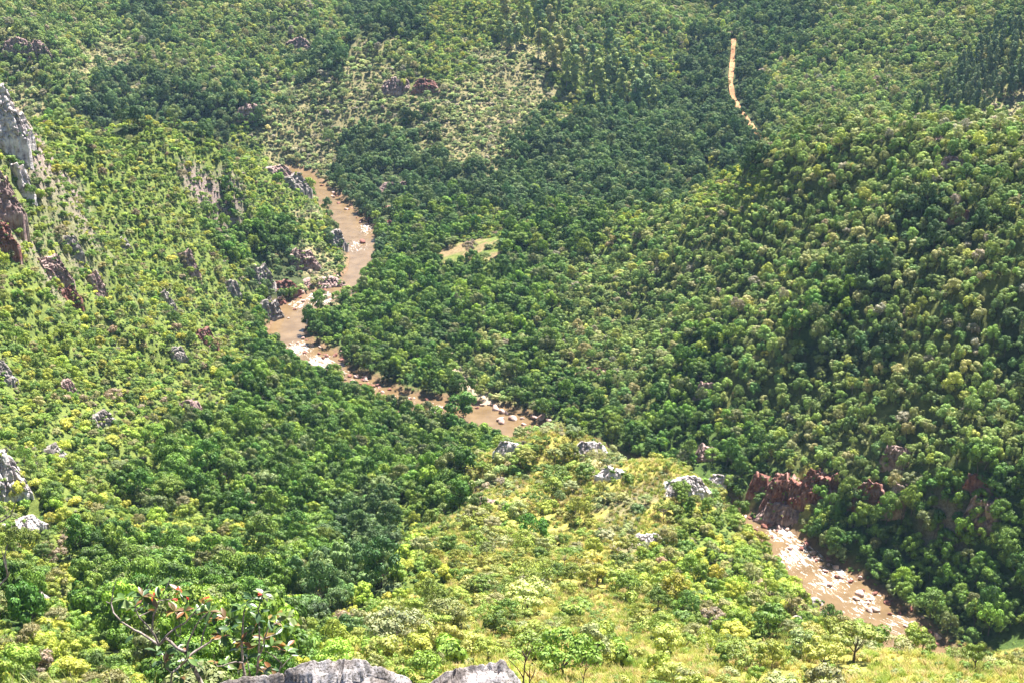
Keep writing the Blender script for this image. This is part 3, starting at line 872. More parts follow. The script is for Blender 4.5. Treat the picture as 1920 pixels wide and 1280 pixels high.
for i, (px, py, wpx, hpx, mt, lab) in enumerate(ROCKS):
    me, loc = outcrop(100 + i, px, py, wpx, hpx, mats_[mt])
    o = link('rock_outcrop', me, loc=loc)
    nv_ = len(me.vertices); vc = np.empty(nv_ * 3); me.vertices.foreach_get('co', vc); vc = vc.reshape(-1, 3)
    q_ = np.random.default_rng(i); pick = q_.integers(int(nv_ * 0.08), nv_, int(min(40, 5 + w_area(wpx, hpx, loc) / 28)))
    ROCK_BUSH.append(vc[pick] + np.array(loc))
    tag(o, lab, 'rock outcrop', 'rock outcrops on the valley sides')
    ROCK_P.append((px, py, wpx, hpx))
ROCK_P = np.array(ROCK_P, float)

# ------------------------------------------------------------------ planting
rng = np.random.default_rng(7)
def lattice(spacing, ymin, ymax, half=0.52):
    xs = np.arange(-ymax * half * 1.05, ymax * half * 1.05, spacing); ys = np.arange(ymin, ymax, spacing)
    X, Y = np.meshgrid(xs, ys)
    X = X + (np.arange(len(ys)) % 2)[:, None] * spacing * 0.5
    X = (X + rng.uniform(-0.48, 0.48, X.shape) * spacing).ravel(); Y = (Y + rng.uniform(-0.48, 0.48, Y.shape) * spacing).ravel()
    k = np.abs(X) < Y * half + 30
    return X[k], Y[k]

X, Y = lattice(3.7, 92, 1760)
Z = height(X, Y)
slope = np.sqrt(1 + ((height(X, Y + 3) - height(X, Y - 3)) / 6) ** 2 + ((height(X + 3, Y) - height(X - 3, Y)) / 6) ** 2)
px, py, dd = project(X, Y, Z)
cv = cover(px, py, X, Y)
xy = np.stack([X, Y], 1)
sdv = river_sd(xy)
U = rng.random(len(X))
# chance that a lattice site carries a tree, and crown radius range in metres, by cover letter O D M G L T
dens = np.array([0.9, 0.62, 1.35, 0.6, 0.52, 0.85])[cv] * np.clip(slope, 1, 2.4)
patch = fbm(X / 22, Y / 22, 61, 3)
dens = dens * np.where(cv >= 4, np.clip(1.0 + 1.5 * patch, 0.15, 1.7), np.clip(1 + 0.35 * patch, 0.5, 1.3))
rlo = np.array([2.2, 2.8, 1.7, 3.2, 1.8, 1.3])[cv]; rhi = np.array([3.5, 4.4, 3.0, 4.9, 3.6, 3.2])[cv]
# bottom meadow: open grass between trees
mead = (py > 1200) & (px > 640)
dens = np.where(mead & (px > 900), dens * 0.42, dens)
keep = (U < dens) & (sdv > 1.3)
keep &= ~inside(xy, CLEAR) & ~(inside(xy + np.array([0, 16.0]), CLEAR) & (rng.random(len(X)) < 0.8)) & ~(inside(xy + np.array([0, 30.0]), CLEAR) & (rng.random(len(X)) < 0.5))
keep &= seg_dist(xy, ROAD, False) > 5.5
keep &= (seg_dist(xy, GUL, False) > 2.5)
GUM_A = np.array([(920, 95), (950, 40), (1040, 20), (1060, 100), (1150, 110), (1240, 170), (1235, 215), (1160, 215), (1060, 150), (1000, 105)], float)
GUM_B = np.array([(1690, 240), (1770, 180), (1835, 110), (1850, 60), (1990, 50), (1990, 200), (1880, 215), (1840, 232), (1790, 222), (1740, 240)], float)
pxy = np.stack([px, py], 1)
keep &= ~((inside(pxy, GUM_A) | inside(pxy, GUM_B)) & (rng.random(len(px)) < 0.6))
# leave rock faces bare
for (a, b, w0, h0) in ROCK_P:
    keep &= ~((np.abs(px - a) < w0 * 0.46) & (py < b + 1) & (py > b - h0 * 0.7) & (rng.random(len(px)) < 0.8))
X, Y, Z, px, py, cv, dd, sdv = [v[keep] for v in (X, Y, Z, px, py, cv, dd, sdv)]
n = len(X)
rad = rlo[keep] * 0.82 + (rhi - rlo * 0.82)[keep] * rng.random(n) ** 1.7 * np.where(rng.random(n) < 0.04, 1.4, 1.0)
rad = np.where(dd > 1000, rad * 1.12, rad)
# crowns of trees on the near bank stay low enough to leave the water in view
PAL = {  # albedo palettes, (r, g, b, weight)
 0: [(0.105, 0.145, 0.045, 4), (0.075, 0.115, 0.035, 4), (0.14, 0.15, 0.075, 2), (0.055, 0.10, 0.03, 2), (0.14, 0.165, 0.04, 1), (0.12, 0.115, 0.095, .4)],
 1: [(0.05, 0.085, 0.03, 4), (0.04, 0.075, 0.025, 3), (0.075, 0.115, 0.04, 3), (0.10, 0.13, 0.05, 1.5)],
 2: [(0.14, 0.20, 0.035, 4), (0.09, 0.155, 0.03, 4), (0.19, 0.22, 0.04, 2.5), (0.055, 0.105, 0.025, 2.5), (0.14, 0.15, 0.075, 1.5), (0.15, 0.13, 0.10, .4)],
 3: [(0.062, 0.12, 0.022, 4), (0.04, 0.09, 0.018, 3.5), (0.09, 0.155, 0.03, 3), (0.12, 0.18, 0.03, 1.5), (0.09, 0.115, 0.055, 1.2)],
 4: [(0.15, 0.195, 0.035, 4), (0.20, 0.23, 0.06, 3), (0.11, 0.17, 0.03, 3.5), (0.15, 0.175, 0.075, 2), (0.075, 0.13, 0.025, 1.8), (0.19, 0.19, 0.03, 0.5)],
 5: [(0.12, 0.15, 0.055, 4), (0.085, 0.115, 0.045, 3), (0.17, 0.18, 0.08, 2), (0.15, 0.135, 0.10, 1)],
}
tint = np.zeros((n, 3)); pal_i = np.zeros(n, int)
for c, pl in PAL.items():
    pl = np.array(pl); k = np.where(cv == c)[0]
    w_ = pl[:, 3] / pl[:, 3].sum()
    ch = rng.choice(len(pl), len(k), p=w_)
    tint[k] = pl[ch, :3]; pal_i[k] = ch
tint *= np.array([2.2, 1.6, 1.6, 1.5, 1.4, 2.2])[cv][:, None] * np.array([[1.08, 1, .9], [1.0, 1, 0.95], [1.12, 1, .8], [1.08, 1, .75], [1.1, 1, .95], [1.05, 1, 1]])[cv] * rng.uniform(0.75, 1.25, (n, 1)) * rng.normal(1, 0.05, (n, 3))
tint *= (1 + 0.22 * fbm(X / 40, Y / 40, 71, 2))[:, None]
# species mix by cover
prob = {0: dict(round=8, shrub=1.2, umbrella=.3, sparse=.4), 1: dict(round=9, shrub=1), 2: dict(round=5, shrub=5, umbrella=.5, sparse=.5),
        3: dict(round=9, umbrella=.4, shrub=1), 4: dict(round=2.4, umbrella=4, shrub=2.4, sparse=1.2), 5: dict(round=3, shrub=5, umbrella=.3, sparse=.6)}
var = np.zeros(n, int)
for c, pr in prob.items():
    k = np.where(cv == c)[0]
    keys = list(pr); w_ = np.array([pr[q] for q in keys], float); w_ /= w_.sum()
    ks = rng.choice(len(keys), len(k), p=w_)
    for j, q in enumerate(keys):
        kk = k[ks == j]; var[kk] = rng.choice(VK[q], len(kk))
hs = rng.uniform(0.75, 1.55, n) * np.array([1.2, 1.3, 1.0, 1.2, 0.9, 0.9])[cv]
scale = np.stack([rad * rng.uniform(0.9, 1.1, n), rad * rng.uniform(0.9, 1.1, n), rad * hs], 1)
rotz = rng.uniform(0, 2 * math.pi, n)
pts = np.stack([X, Y, Z - 0.25], 1)

# the largest in view become trees of their own
inview = (px > -25) & (px < 1945) & (py > 60) & (py < 1310)
size = rad / dd
order = np.argsort(np.where(inview, -size, 1))
NIND = 290
solo = order[:NIND]
rest = np.ones(n, bool); rest[solo] = False
kmesh = [v[3] for v in VARIANTS]
instancer('forest', pts[rest], scale[rest], np.stack([0 * rotz, 0 * rotz, rotz], 1)[rest], var[rest], tint[rest], kmesh,
          'dense green forest and bush covering the hillsides of the gorge', 'forest')

COLN = lambda t: ('lime yellow' if t[0] > 0.155 and t[2] < 0.062 else 'grey green' if t[2] > 0.062 else 'bright green' if t[1] > 0.15 else 'olive green' if t[0] > 0.085 else 'deep green')
KINDN = {'round': ('round_tree', 'round crowned'), 'umbrella': ('spreading_tree', 'wide spreading'), 'shrub': ('bush', 'low'), 'sparse': ('thin_tree', 'thin crowned'), 'column': ('gum_tree', 'tall')}
def region(px, py):
    if py > 1195:
        if px < 420: return "behind the leafy bush"
        if px < 650: return "left above the pale ledge"
        if px < 980: return "behind the pale ledge"
        if px < 1250: return "behind the bare twigs"
        if px < 1560: return "on open terrace grass"
        return "below the lower rapids"
    if py > 1110:
        if px < 230: return "under the thin rock fin"
        if px < 560: return "above the leafy bush"
        if px < 760: return "in the dark gully"
        if px < 1050: return "above the pale ledge"
        if px < 1400: return "above the open grass"
        if px < 1600: return "by the split crag"
        return 'beside the lower rapids'
    if py > 1000:
        if px < 300: return "beside the pinkish crag"
        if px < 700: return "on the lower left slope"
        if px < 1050: return "on the spur's left flank"
        if px < 1450: return "round the pale pink crag"
        return 'across the lower rapids'
    if px < 700: return 'higher up the left slope'
    if px < 1400: return 'near the knolls of the spur'
    return 'on the right gorge side'
ORD = ['first', 'second', 'third', 'fourth', 'fifth', 'sixth', 'seventh', 'eighth', 'ninth', 'tenth', 'eleventh', 'twelfth', 'thirteenth', 'fourteenth', 'fifteenth', 'sixteenth', 'seventeenth', 'eighteenth', 'nineteenth', 'twentieth']
bins = {}
for i in solo:
    key = VARIANTS[var[i]][0]
    bins.setdefault((KINDN[key][1], COLN(tint[i]), region(px[i], py[i])), []).append(i)
lab_of = {}
for (kn, cn, rg), ids in bins.items():
    ids.sort(key=lambda j: px[j])
    for q, j in enumerate(ids):
        noun = 'bush' if kn == 'low' else 'tree'
        b = '%s %s %s %s' % (kn, cn, noun, rg)
        if len(ids) > 1: b += ', %s from the left' % (ORD[q] if q < 20 else 'next')
        lab_of[j] = b
for i in solo:
    key, cm, tm, jm = VARIANTS[var[i]]
    r_ = bpy.data.objects.new(KINDN[key][0], None); r_.empty_display_size = 0.5
    r_.location = pts[i]; r_.rotation_euler = (0, 0, rotz[i]); r_.scale = scale[i]
    COL.objects.link(r_)
    tag(r_, lab_of[i], 'bush' if key == 'shrub' else 'tree', 'nearer trees and bushes of the gorge')
    c_ = link('crown', cm, r_); c_.color = (*tint[i], 1)
    link('trunk', tm, r_)

# low growth between the trees
ux, uy = lattice(2.3, 92, 1350, 0.46)
uz = height(ux, uy); upx, upy, ud = project(ux, uy, uz)
ucv = cover(upx, upy, ux, uy)
uxy = np.stack([ux, uy], 1)
uk = (rng.random(len(ux)) < np.array([0.30, 0.12, 1.0, 0.35, 0.42, 0.7])[ucv]) & (river_sd(uxy) > 1.0) & ~inside(uxy, CLEAR) & (upx > -80) & (upx < 2000) & (upy < 1380)
ux, uy, uz, ucv = ux[uk], uy[uk], uz[uk], ucv[uk]
rbp = np.concatenate(ROCK_BUSH)
ux = np.concatenate([ux, rbp[:, 0]]); uy = np.concatenate([uy, rbp[:, 1]]); uz = np.concatenate([uz, rbp[:, 2] - 0.2]); ucv = np.concatenate([ucv, np.where(rbp[:, 1] > 1000, 0, 2)])
un = len(ux)
ur = rng.uniform(0.5, 1.25, un) * np.where(uy > 700, 1.25, 1)
ut = np.zeros((un, 3))
for c, pl in PAL.items():
    pl = np.array(pl); k = np.where(ucv == c)[0]
    ut[k] = pl[rng.choice(len(pl), len(k), p=pl[:, 3] / pl[:, 3].sum()), :3] * 1.3
instancer('undergrowth', np.stack([ux, uy, uz - 0.1], 1), np.stack([ur, ur, ur * rng.uniform(0.7, 1.2, un)], 1), np.stack([0 * ux, 0 * ux, rng.uniform(0, 6.28, un)], 1),
          rng.choice(VK['shrub'], un), ut, kmesh, 'low green scrub filling the gaps between the trees', 'undergrowth')
print('TREES', n, 'UNDER', un)

# ------------------------------------------------------------------ gum trees and other trees one can name
def put_tree(key, vi, loc, scale, tint_, rz, label, group, name=None):
    _, cm, tm, jm = VARIANTS[VK[key][vi % len(VK[key])]]
    r_ = bpy.data.objects.new(name or KINDN[key][0], None); r_.empty_display_size = 0.5
    r_.location = loc; r_.rotation_euler = (0, 0, rz); r_.scale = scale
    COL.objects.link(r_)
    tag(r_, label, 'bush' if key == 'shrub' else 'tree', group)
    c_ = link('crown', cm, r_); c_.color = (*tint_, 1)
    link('trunk', tm, r_)
    return r_

rg2 = np.random.default_rng(23)
gumA = [(948, 62), (962, 78), (940, 88), (978, 60), (990, 84), (1003, 52), (1022, 40), (1036, 48), (1010, 72), (1030, 62), (1044, 34), (968, 100), (955, 92),
        (1010, 108), (1026, 118), (1042, 110), (1052, 128), (1038, 140), (1066, 122), (1072, 150), (1062, 168), (1080, 172), (1094, 140), (1102, 158), (1112, 132), (1124, 150), (1116, 182), (1128, 196), (1140, 168),
        (1150, 150), (1162, 176), (1172, 160), (1184, 182), (1176, 200), (1196, 168), (1204, 190), (1216, 178), (1166, 206), (1212, 206), (1190, 222), (1226, 214), (1140, 120), (1156, 132), (1090, 120), (1000, 30), (1018, 22)]
gumA.sort()
for i, (a, b) in enumerate(gumA):
    x, y, z = hit(a, b)
    s_ = rg2.uniform(5.4, 7.4)
    t_ = np.array([[0.10, 0.135, 0.055], [0.14, 0.165, 0.05], [0.16, 0.15, 0.06], [0.07, 0.11, 0.045]][rg2.integers(4)]) * 1.9
    side_ = 'upper left clump' if a < 1000 and b < 110 else 'top clump' if b < 80 else 'middle clump' if a < 1100 else 'lower right clump'
    put_tree('column', i, (x, y, z - 0.4), (s_, s_, s_ * rg2.uniform(0.95, 1.35)), t_, rg2.uniform(0, 6),
             'tall %s gum tree in the %s on the central hill' % ('yellow green' if t_[0] > 0.25 else 'blue green', side_), 'gum trees on the central hill')
nB = 0
while nB < 125:
    a, b = rg2.uniform(1690, 1985), rg2.uniform(50, 245)
    if not inside(np.array([[a, b]]), GUM_B)[0]: continue
    x, y, z = hit(a, b)
    s_ = rg2.uniform(2.4, 3.6)
    t_ = np.array([[0.085, 0.115, 0.055], [0.11, 0.135, 0.06], [0.06, 0.095, 0.045]][rg2.integers(3)]) * 1.7
    put_tree('column', nB, (x, y, z - 0.4), (s_, s_, s_ * rg2.uniform(1.5, 2.0)), t_, rg2.uniform(0, 6),
             'slender dark gum tree in the crowded stand below the upper right corner', 'gum tree stand at the upper right')
    nB += 1
# (kind, variant, px, py of the foot, crown radius in px, height factor, albedo, label)
NAMED = [
 ('round', 2, 1000, 1022, 30, 1.0, (0.05, 0.13, 0.012), 'large dense vivid green round tree in the middle of the spur'),
 ('umbrella', 0, 881, 485, 17, 1.25, (0.20, 0.15, 0.11), 'brownish spreading tree standing alone on the grass clearing'),
 ('round', 0, 940, 480, 17, 1.0, (0.075, 0.13, 0.03), 'dark round tree at the right side of the grass clearing'),
 ('umbrella', 1, 905, 494, 15, 1.0, (0.12, 0.16, 0.045), 'small spreading tree at the near side of the grass clearing'),
 ('shrub', 0, 862, 492, 11, 1.0, (0.06, 0.12, 0.03), 'round dark bush left of the lone brownish tree'),
 ('shrub', 1, 915, 468, 10, 1.0, (0.12, 0.15, 0.05), 'pale bush at the back of the grass clearing'),
 ('umbrella', 1, 845, 462, 13, 1.0, (0.14, 0.18, 0.06), 'light green tree behind the left part of the grass clearing'),
 ('umbrella', 2, 823, 478, 13, 1.0, (0.08, 0.12, 0.04), 'small dark tree at the left end of the grass clearing'),
 ('round', 1, 866, 802, 34, 1.2, (0.06, 0.13, 0.022), 'tall dark tree standing on the bank where the river narrows'),
 ('umbrella', 1, 742, 1222, 58, 1.0, (0.17, 0.185, 0.09), 'wide savanna tree with bare forking trunks behind the pale ledge'),
 ('umbrella', 0, 990, 1150, 50, 0.8, (0.30, 0.34, 0.10), 'pale yellowish flat crowned tree on the lower spur'),
 ('umbrella', 0, 1005, 1245, 46, 0.9, (0.12, 0.16, 0.03), 'flat topped green tree just behind the bare twigs'),
 ('umbrella', 2, 1600, 1244, 52, 0.8, (0.17, 0.20, 0.045), 'wide flat topped tree on the terrace rim before the rapids'),
 ('round', 1, 650, 556, 12, 1.0, (0.17, 0.24, 0.05), 'small pale green tree on the gravel at the head of the island'),
 ('sparse', 0, 845, 1180, 30, 0.9, (0.20, 0.17, 0.15), 'leafless looking grey tree among the lime trees of the spur'),
]
for (key, vi, a, b, rp, hf, t_, lab) in NAMED:
    x, y, z = hit(a, b)
    s_ = rp * math.sqrt(x * x + y * y + z * z) / F
    put_tree(key, vi, (x, y, z - 0.2), (s_, s_, s_ * hf * 1.1), np.array(t_) * 1.3, vi * 1.3 + 0.4, lab, None)

# ------------------------------------------------------------------ boulders of the river
def boulder_mesh(seed, sub=12):
    r_ = np.random.default_rng(seed)
    th = np.linspace(0, math.pi, sub); ph = np.linspace(0, 2 * math.pi, sub * 2, endpoint=False)
    T, Pp = np.meshgrid(th, ph, indexing='ij')
    D = np.stack([np.sin(T) * np.cos(Pp), np.sin(T) * np.sin(Pp), np.cos(T)], -1).reshape(-1, 3)
    rad_ = np.ones(len(D)) * 1.25
    for _ in range(13):
        nn = r_.normal(size=3); nn /= np.linalg.norm(nn); dd_ = r_.uniform(0.62, 0.95)
        c = D @ nn
        rad_ = np.where(c > 0.05, np.minimum(rad_, dd_ / np.maximum(c, 0.05)), rad_)
    V = D * rad_[:, None] * np.array([1, r_.uniform(0.65, 1), r_.uniform(0.5, 0.8)])
    V += r_.normal(0, 0.012, V.shape)
    V[:sub * 2] = V[:sub * 2].mean(0); V[-sub * 2:] = V[-sub * 2:].mean(0)
    ii = np.arange(sub * sub * 2).reshape(sub, sub * 2)
    q = np.stack([ii[:-1], ii[1:], np.roll(ii[1:], -1, 1), np.roll(ii[:-1], -1, 1)], -1).reshape(-1, 4)
    return V, q
BM = []
for k in range(7):
    V, q = boulder_mesh(300 + k)
    for mt in (M_BOULDER, M_ROCK_RED):
        BM.append(mesh_from('boulder', V, q, mt))
bl = []   # px, py, radius in px, red?, where
for a, b, r_ in [(904, 758, 5), (929, 764, 9), (942, 770, 8.5), (950, 774, 5), (938, 784, 9), (941, 790, 8), (963, 782, 8.5), (981, 794, 5.5), (1001, 780, 9), (1017, 784, 8), (973, 799, 4), (993, 802, 4), (979, 783, 5), (1028, 790, 7), (917, 757, 4)]:
    bl.append((a, b, r_, 0, 'in the brown pool behind the knoll'))
bl += [(680, 452, 8, 1, 'amid the upper white rapids'), (1758, 1192, 8, 0, 'where the lower rapids leave view'), (1557, 1094, 8, 0, 'in mid rapids'), (1576, 1080, 7, 0, 'in mid rapids'), (1612, 1110, 10, 0, 'in mid rapids'), (1607, 1120, 7, 0, 'in mid rapids'),
       (1642, 1140, 9, 0, 'in mid rapids'), (1632, 1142, 7, 0, 'in mid rapids'), (1718, 1180, 8, 0, 'in mid rapids'), (1664, 1128, 8, 1, 'in mid rapids'), (540, 596, 3, 0, 'in the river pool'), (545, 645, 4, 0, 'in the river bend'), (552, 580, 4, 1, 'below the river bend shelf')]
def along(poly, i0, i1, n, off, rlo, rhi, where, red=0.4):
    L = np.array(poly[i0:i1 + 1], float); q = resample(L, 400)
    for _ in range(n):
        p = q[rg2.integers(400)]
        bl.append((p[0] + rg2.normal(0, 6), p[1] + rg2.uniform(*off), rg2.uniform(rlo, rhi) ** 1.0, int(rg2.random() < red), where))
along(RB, 27, 34, 95, (-6, 30), 2.2, 7.5, 'along the far bank of the lower rapids', 0.45)
along(LB, 26, 33, 22, (-30, -6), 2.2, 6, 'in the white water of the lower rapids', 0.2)
along(RB, 14, 19, 44, (-6, 24), 2.0, 6.0, 'along the island shore', 0.5)
along(RB, 19, 23, 26, (-4, 16), 2.0, 5.5, 'along the narrow middle reach', 0.5)
along(LB, 9, 13, 34, (-12, 8), 2.2, 6.0, 'under the cliffs of the river bend', 0.5)
along(RB, 2, 6, 22, (-4, 8), 2.0, 4.5, 'on the upper far bank', 0.4)
along([(838, 650), (850, 690), (868, 715), (925, 735), (935, 756)], 0, 4, 30, (-10, 10), 2.0, 4.8, 'in the dry side channel', 0.1)
pos = {}
for it in bl: pos.setdefault((it[4], 'red brown' if it[3] else 'pale pinkish', 'large' if it[2] > 5.5 else 'small'), []).append(it)
nb_ = 0
for (where, tone, sz), its in pos.items():
    its.sort()
    for q, (a, b, r_, red, _) in enumerate(its):
        x, y, z = [float(v) for v in at_z(a, b + r_ * 0.4, RIVER_Z)]
        g = float(height([x], [y])[0])
        if g > RIVER_Z + 0.3: x, y, z = hit(a, b)
        s_ = r_ * math.sqrt(x * x + y * y + z * z) / F
        me = BM[rg2.integers(7) * 2 + red]
        o = link('boulder', me, loc=(x, y, max(g, RIVER_Z) + 0.15 * s_), rot=(0, 0, rg2.uniform(0, 6.28)), scale=(s_, s_, s_ * rg2.uniform(0.8, 1.1)))
        many = len(its) > 20
        lab = '%s %s boulder %s' % (sz, tone, where)
        if len(its) > 1: lab += ', %s from the left' % (ORD[q] if q < 20 else 'further')
        tag(o, lab, 'boulder', 'boulders of the river')
        nb_ += 1
print('BOULDERS', nb_)

# ------------------------------------------------------------------ grass of the sunlit spur and terrace
rg3 = np.random.default_rng(5)
def tuft(seed, n=46, h=1.0, sp=0.5):
    r_ = np.random.default_rng(seed)
    Vs = []; 
    for _ in range(n):
        p = np.array([r_.normal(0, sp * .5), r_.normal(0, sp * .5), 0]); a = r_.uniform(0, 6.28); l = h * r_.uniform(0.5, 1.1); w_ = 0.035
        d = np.array([math.cos(a), math.sin(a), 0]); sd_ = np.array([-d[1], d[0], 0]) * w_
        m_ = p + d * l * 0.12 + np.array([0, 0, l * 0.6]); t_ = p + d * l * 0.42 + np.array([0, 0, l])
        Vs += [p - sd_, p + sd_, m_ + sd_ * .8, m_ - sd_ * .8, m_ - sd_ * .8, m_ + sd_ * .8, t_ + sd_ * .15, t_ - sd_ * .15]
    V = np.array(Vs); q = np.arange(len(V)).reshape(-1, 4)
    c = np.repeat(r_.uniform(0.75, 1.25, (n, 1)), 2, 0)
    return mesh_from('tuft', V, q, M_LEAF, attrs={'leafvar': ('FLOAT_COLOR', 'FACE', np.concatenate([np.repeat(c, 3, 1), np.ones((2 * n, 1))], 1))})
tm_ = [tuft(k) for k in range(3)]
gx, gy = lattice(1.15, 92, 480, 0.46)
gz = height(gx, gy); qx, qy, _ = project(gx, gy, gz)
gc = cover(qx, qy, gx, gy)
gk = (gc >= 4) & (rg3.random(len(gx)) < np.clip(0.75 + 1.2 * fbm(gx / 9, gy / 9, 99, 2), 0.1, 1)) & (river_sd(np.stack([gx, gy], 1)) > 3) & (qx > -60) & (qx < 1980) & (qy < 1340)
gx, gy, gz = gx[gk], gy[gk], gz[gk]; gn = len(gx)
gt = np.array([[0.40, 0.36, 0.10], [0.30, 0.33, 0.07], [0.46, 0.36, 0.16], [0.24, 0.30, 0.05]])[rg3.integers(0, 4, gn)] * (1 + 0.3 * fbm(gx / 14, gy / 14, 12, 2))[:, None]
gs = rg3.uniform(0.5, 1.2, gn)
instancer('dry_grass', np.stack([gx, gy, gz - 0.05], 1), np.stack([gs * 1.3, gs * 1.3, gs], 1), np.stack([0 * gx, 0 * gx, rg3.uniform(0, 6.28, gn)], 1), rg3.integers(0, 3, gn), gt, tm_,
          'yellow green dry grass on the sunlit spur and terrace', 'grass')
print('GRASS', gn)

# ------------------------------------------------------------------ the ledge at the viewer's feet
def speckle_rock(name):
    m, nt, out = new_mat(name); L = nt.links.new
    tc = N(nt, 'ShaderNodeTexCoord')
    a = N(nt, 'ShaderNodeTexNoise'); a.inputs['Scale'].default_value = 60; a.inputs['Detail'].default_value = 5; a.inputs['Roughness'].default_value = 0.8
    b = N(nt, 'ShaderNodeTexNoise'); b.inputs['Scale'].default_value = 5; b.inputs['Detail'].default_value = 8
    v = N(nt, 'ShaderNodeTexVoronoi'); v.inputs['Scale'].default_value = 95
    for q in (a, b, v): L(tc.outputs['Object'], q.inputs['Vector'])
    r1 = N(nt, 'ShaderNodeValToRGB'); e = r1.color_ramp.elements
    e[0].position = 0.40; e[0].color = (0.09, 0.08, 0.06, 1); e[1].position = 0.54; e[1].color = (0.52, 0.49, 0.49, 1)
    r2 = N(nt, 'ShaderNodeValToRGB'); e = r2.color_ramp.elements
    e[0].position = 0.40; e[0].color = (0.36, 0.32, 0.30, 1); e[1].position = 0.58; e[1].color = (0.95, 0.92, 0.93, 1)
    L(a.outputs['Fac'], r1.inputs[0]); L(b.outputs['Fac'], r2.inputs[0])
    mu = N(nt, 'ShaderNodeVectorMath', operation='MULTIPLY'); L(r1.outputs[0], mu.inputs[0]); L(r2.outputs[0], mu.inputs[1])
    p = N(nt, 'ShaderNodeBsdfPrincipled'); p.inputs['Roughness'].default_value = 0.9
    L(mu.outputs[0], p.inputs['Base Color'])
    bp = N(nt, 'ShaderNodeBump'); bp.inputs['Strength'].default_value = 0.9; bp.inputs['Distance'].default_value = 0.012
    L(a.outputs['Fac'], bp.inputs['Height']); L(bp.outputs[0], p.inputs['Normal'])
    L(p.outputs[0], out.inputs[0])
    return m
M_LEDGE = speckle_rock('lichened_rock')
def slab(name, sil, Y0, label, seed):
    """rock whose brow follows the given skyline at distance Y0 and which runs back towards the viewer"""
    sil = np.array(sil, float)
    nx, ny = 220, 150
    pxs = np.linspace(sil[0, 0], sil[-1, 0], nx)
    pys = np.interp(pxs, sil[:, 0], sil[:, 1])
    xs, _, zs = at_Y(pxs, pys, Y0)
    t = np.linspace(0, 1, ny)
    V = []
    zb = zs.max()
    for tt in t:
        if tt < 0.25:      # back face falling away from the viewer
            q = 1 - tt / 0.25
            y = Y0 + 0.10 * np.sin(q * 1.5) + 0.5 * q * q; z = zs - 1.6 * q ** 1.6
        else:
            q = (tt - 0.25) / 0.75
            y = Y0 - 3.2 * q ** 1.3 + 0 * xs; z = zs * (1 - min(1, q * 2.2)) + (zb - 0.35) * min(1, q * 2.2) - 0.30 * q - 1.2 * max(0, q - 0.9) / 0.1
        x = xs * (1 + 0.02 * q)
        X_ = x + 0 * y; Y_ = y + 0 * xs
        n_ = 0.045 * fbm(X_ * 5, Y_ * 5, seed, 4) + 0.018 * fbm(X_ * 26, Y_ * 26, seed + 3, 3) - 0.05 * (np.abs(fbm(X_ * 2.2, Y_ * 4 + 5, seed + 11, 3)) < 0.03)
        st = 0.035 * (vnoise(X_ * 1.6 + 3, (Y_ + z) * 4.5, seed + 7) > 0.5)
        z = z + n_ - st * (0.2 if abs(tt - 0.25) < 0.02 else 1)
        V.append(np.stack([X_, Y_, z], 1))
    V = np.concatenate(V)
    V[:, 2] = np.where(np.tile(np.arange(nx), ny) % nx == 0, V[:, 2] - 1.0, V[:, 2]); V[:, 2] = np.where(np.tile(np.arange(nx), ny) == nx - 1, V[:, 2] - 1.0, V[:, 2])
    ii = np.arange(nx * ny).reshape(ny, nx)
    q = np.stack([ii[:-1, :-1], ii[:-1, 1:], ii[1:, 1:], ii[1:, :-1]], -1).reshape(-1, 4)
    c = V.mean(0)
    o = link(name, mesh_from(name, V - c, q, M_LEDGE), loc=c)
    tag(o, label, 'rock')
slab('rock_slab', [(385, 1300), (400, 1280), (425, 1275), (455, 1268), (500, 1266), (525, 1261), (548, 1254), (566, 1245), (590, 1240), (620, 1237), (650, 1237), (676, 1242), (694, 1250), (720, 1255), (745, 1262), (768, 1272), (785, 1290)], 8.2,
     'long pale lichened rock slab with a dark crack, left of two at the bottom edge', 31)
slab('rock_slab', [(790, 1300), (812, 1277), (835, 1264), (862, 1254), (884, 1245), (900, 1240), (918, 1236), (938, 1233), (948, 1236), (953, 1246), (962, 1254), (974, 1268), (985, 1295)], 8.6,
     'shorter pale rock slab with an orange lichen spot, right of two at the bottom edge', 57)

# ------------------------------------------------------------------ the leathery leaved bush beside the ledge
def crop(c, s_=4.571, ox=180, oy=1080): return [(ox + a / s_, oy + b / s_) for a, b in c]
M_TWIG = noise_mat('grey_twig', [(0.35, (0.10, 0.075, 0.065)), (0.65, (0.34, 0.28, 0.26))], scale=40, bump=0.5)
m, nt, out = new_mat('glossy_leaf'); L_ = nt.links.new
at_ = N(nt, 'ShaderNodeAttribute', attribute_type='GEOMETRY', attribute_name='leafcol')
pb = N(nt, 'ShaderNodeBsdfPrincipled'); pb.inputs['Roughness'].default_value = 0.33; pb.inputs['Specular IOR Level'].default_value = 0.5
L_(at_.outputs['Color'], pb.inputs['Base Color'])
tl = N(nt, 'ShaderNodeBsdfTranslucent'); L_(at_.outputs['Color'], tl.inputs[0])
ms = N(nt, 'ShaderNodeMixShader'); ms.inputs[0].default_value = 0.3
L_(pb.outputs[0], ms.inputs[1]); L_(tl.outputs[0], ms.inputs[2]); L_(ms.outputs[0], out.inputs[0])
M_GLOSS = m
rb = np.random.default_rng(77)
GREENS = [(0.07, 0.13, 0.035), (0.10, 0.17, 0.045), (0.05, 0.10, 0.04), (0.14, 0.19, 0.06)]
WARM = [(0.20, 0.09, 0.035), (0.24, 0.16, 0.04), (0.15, 0.09, 0.04)]
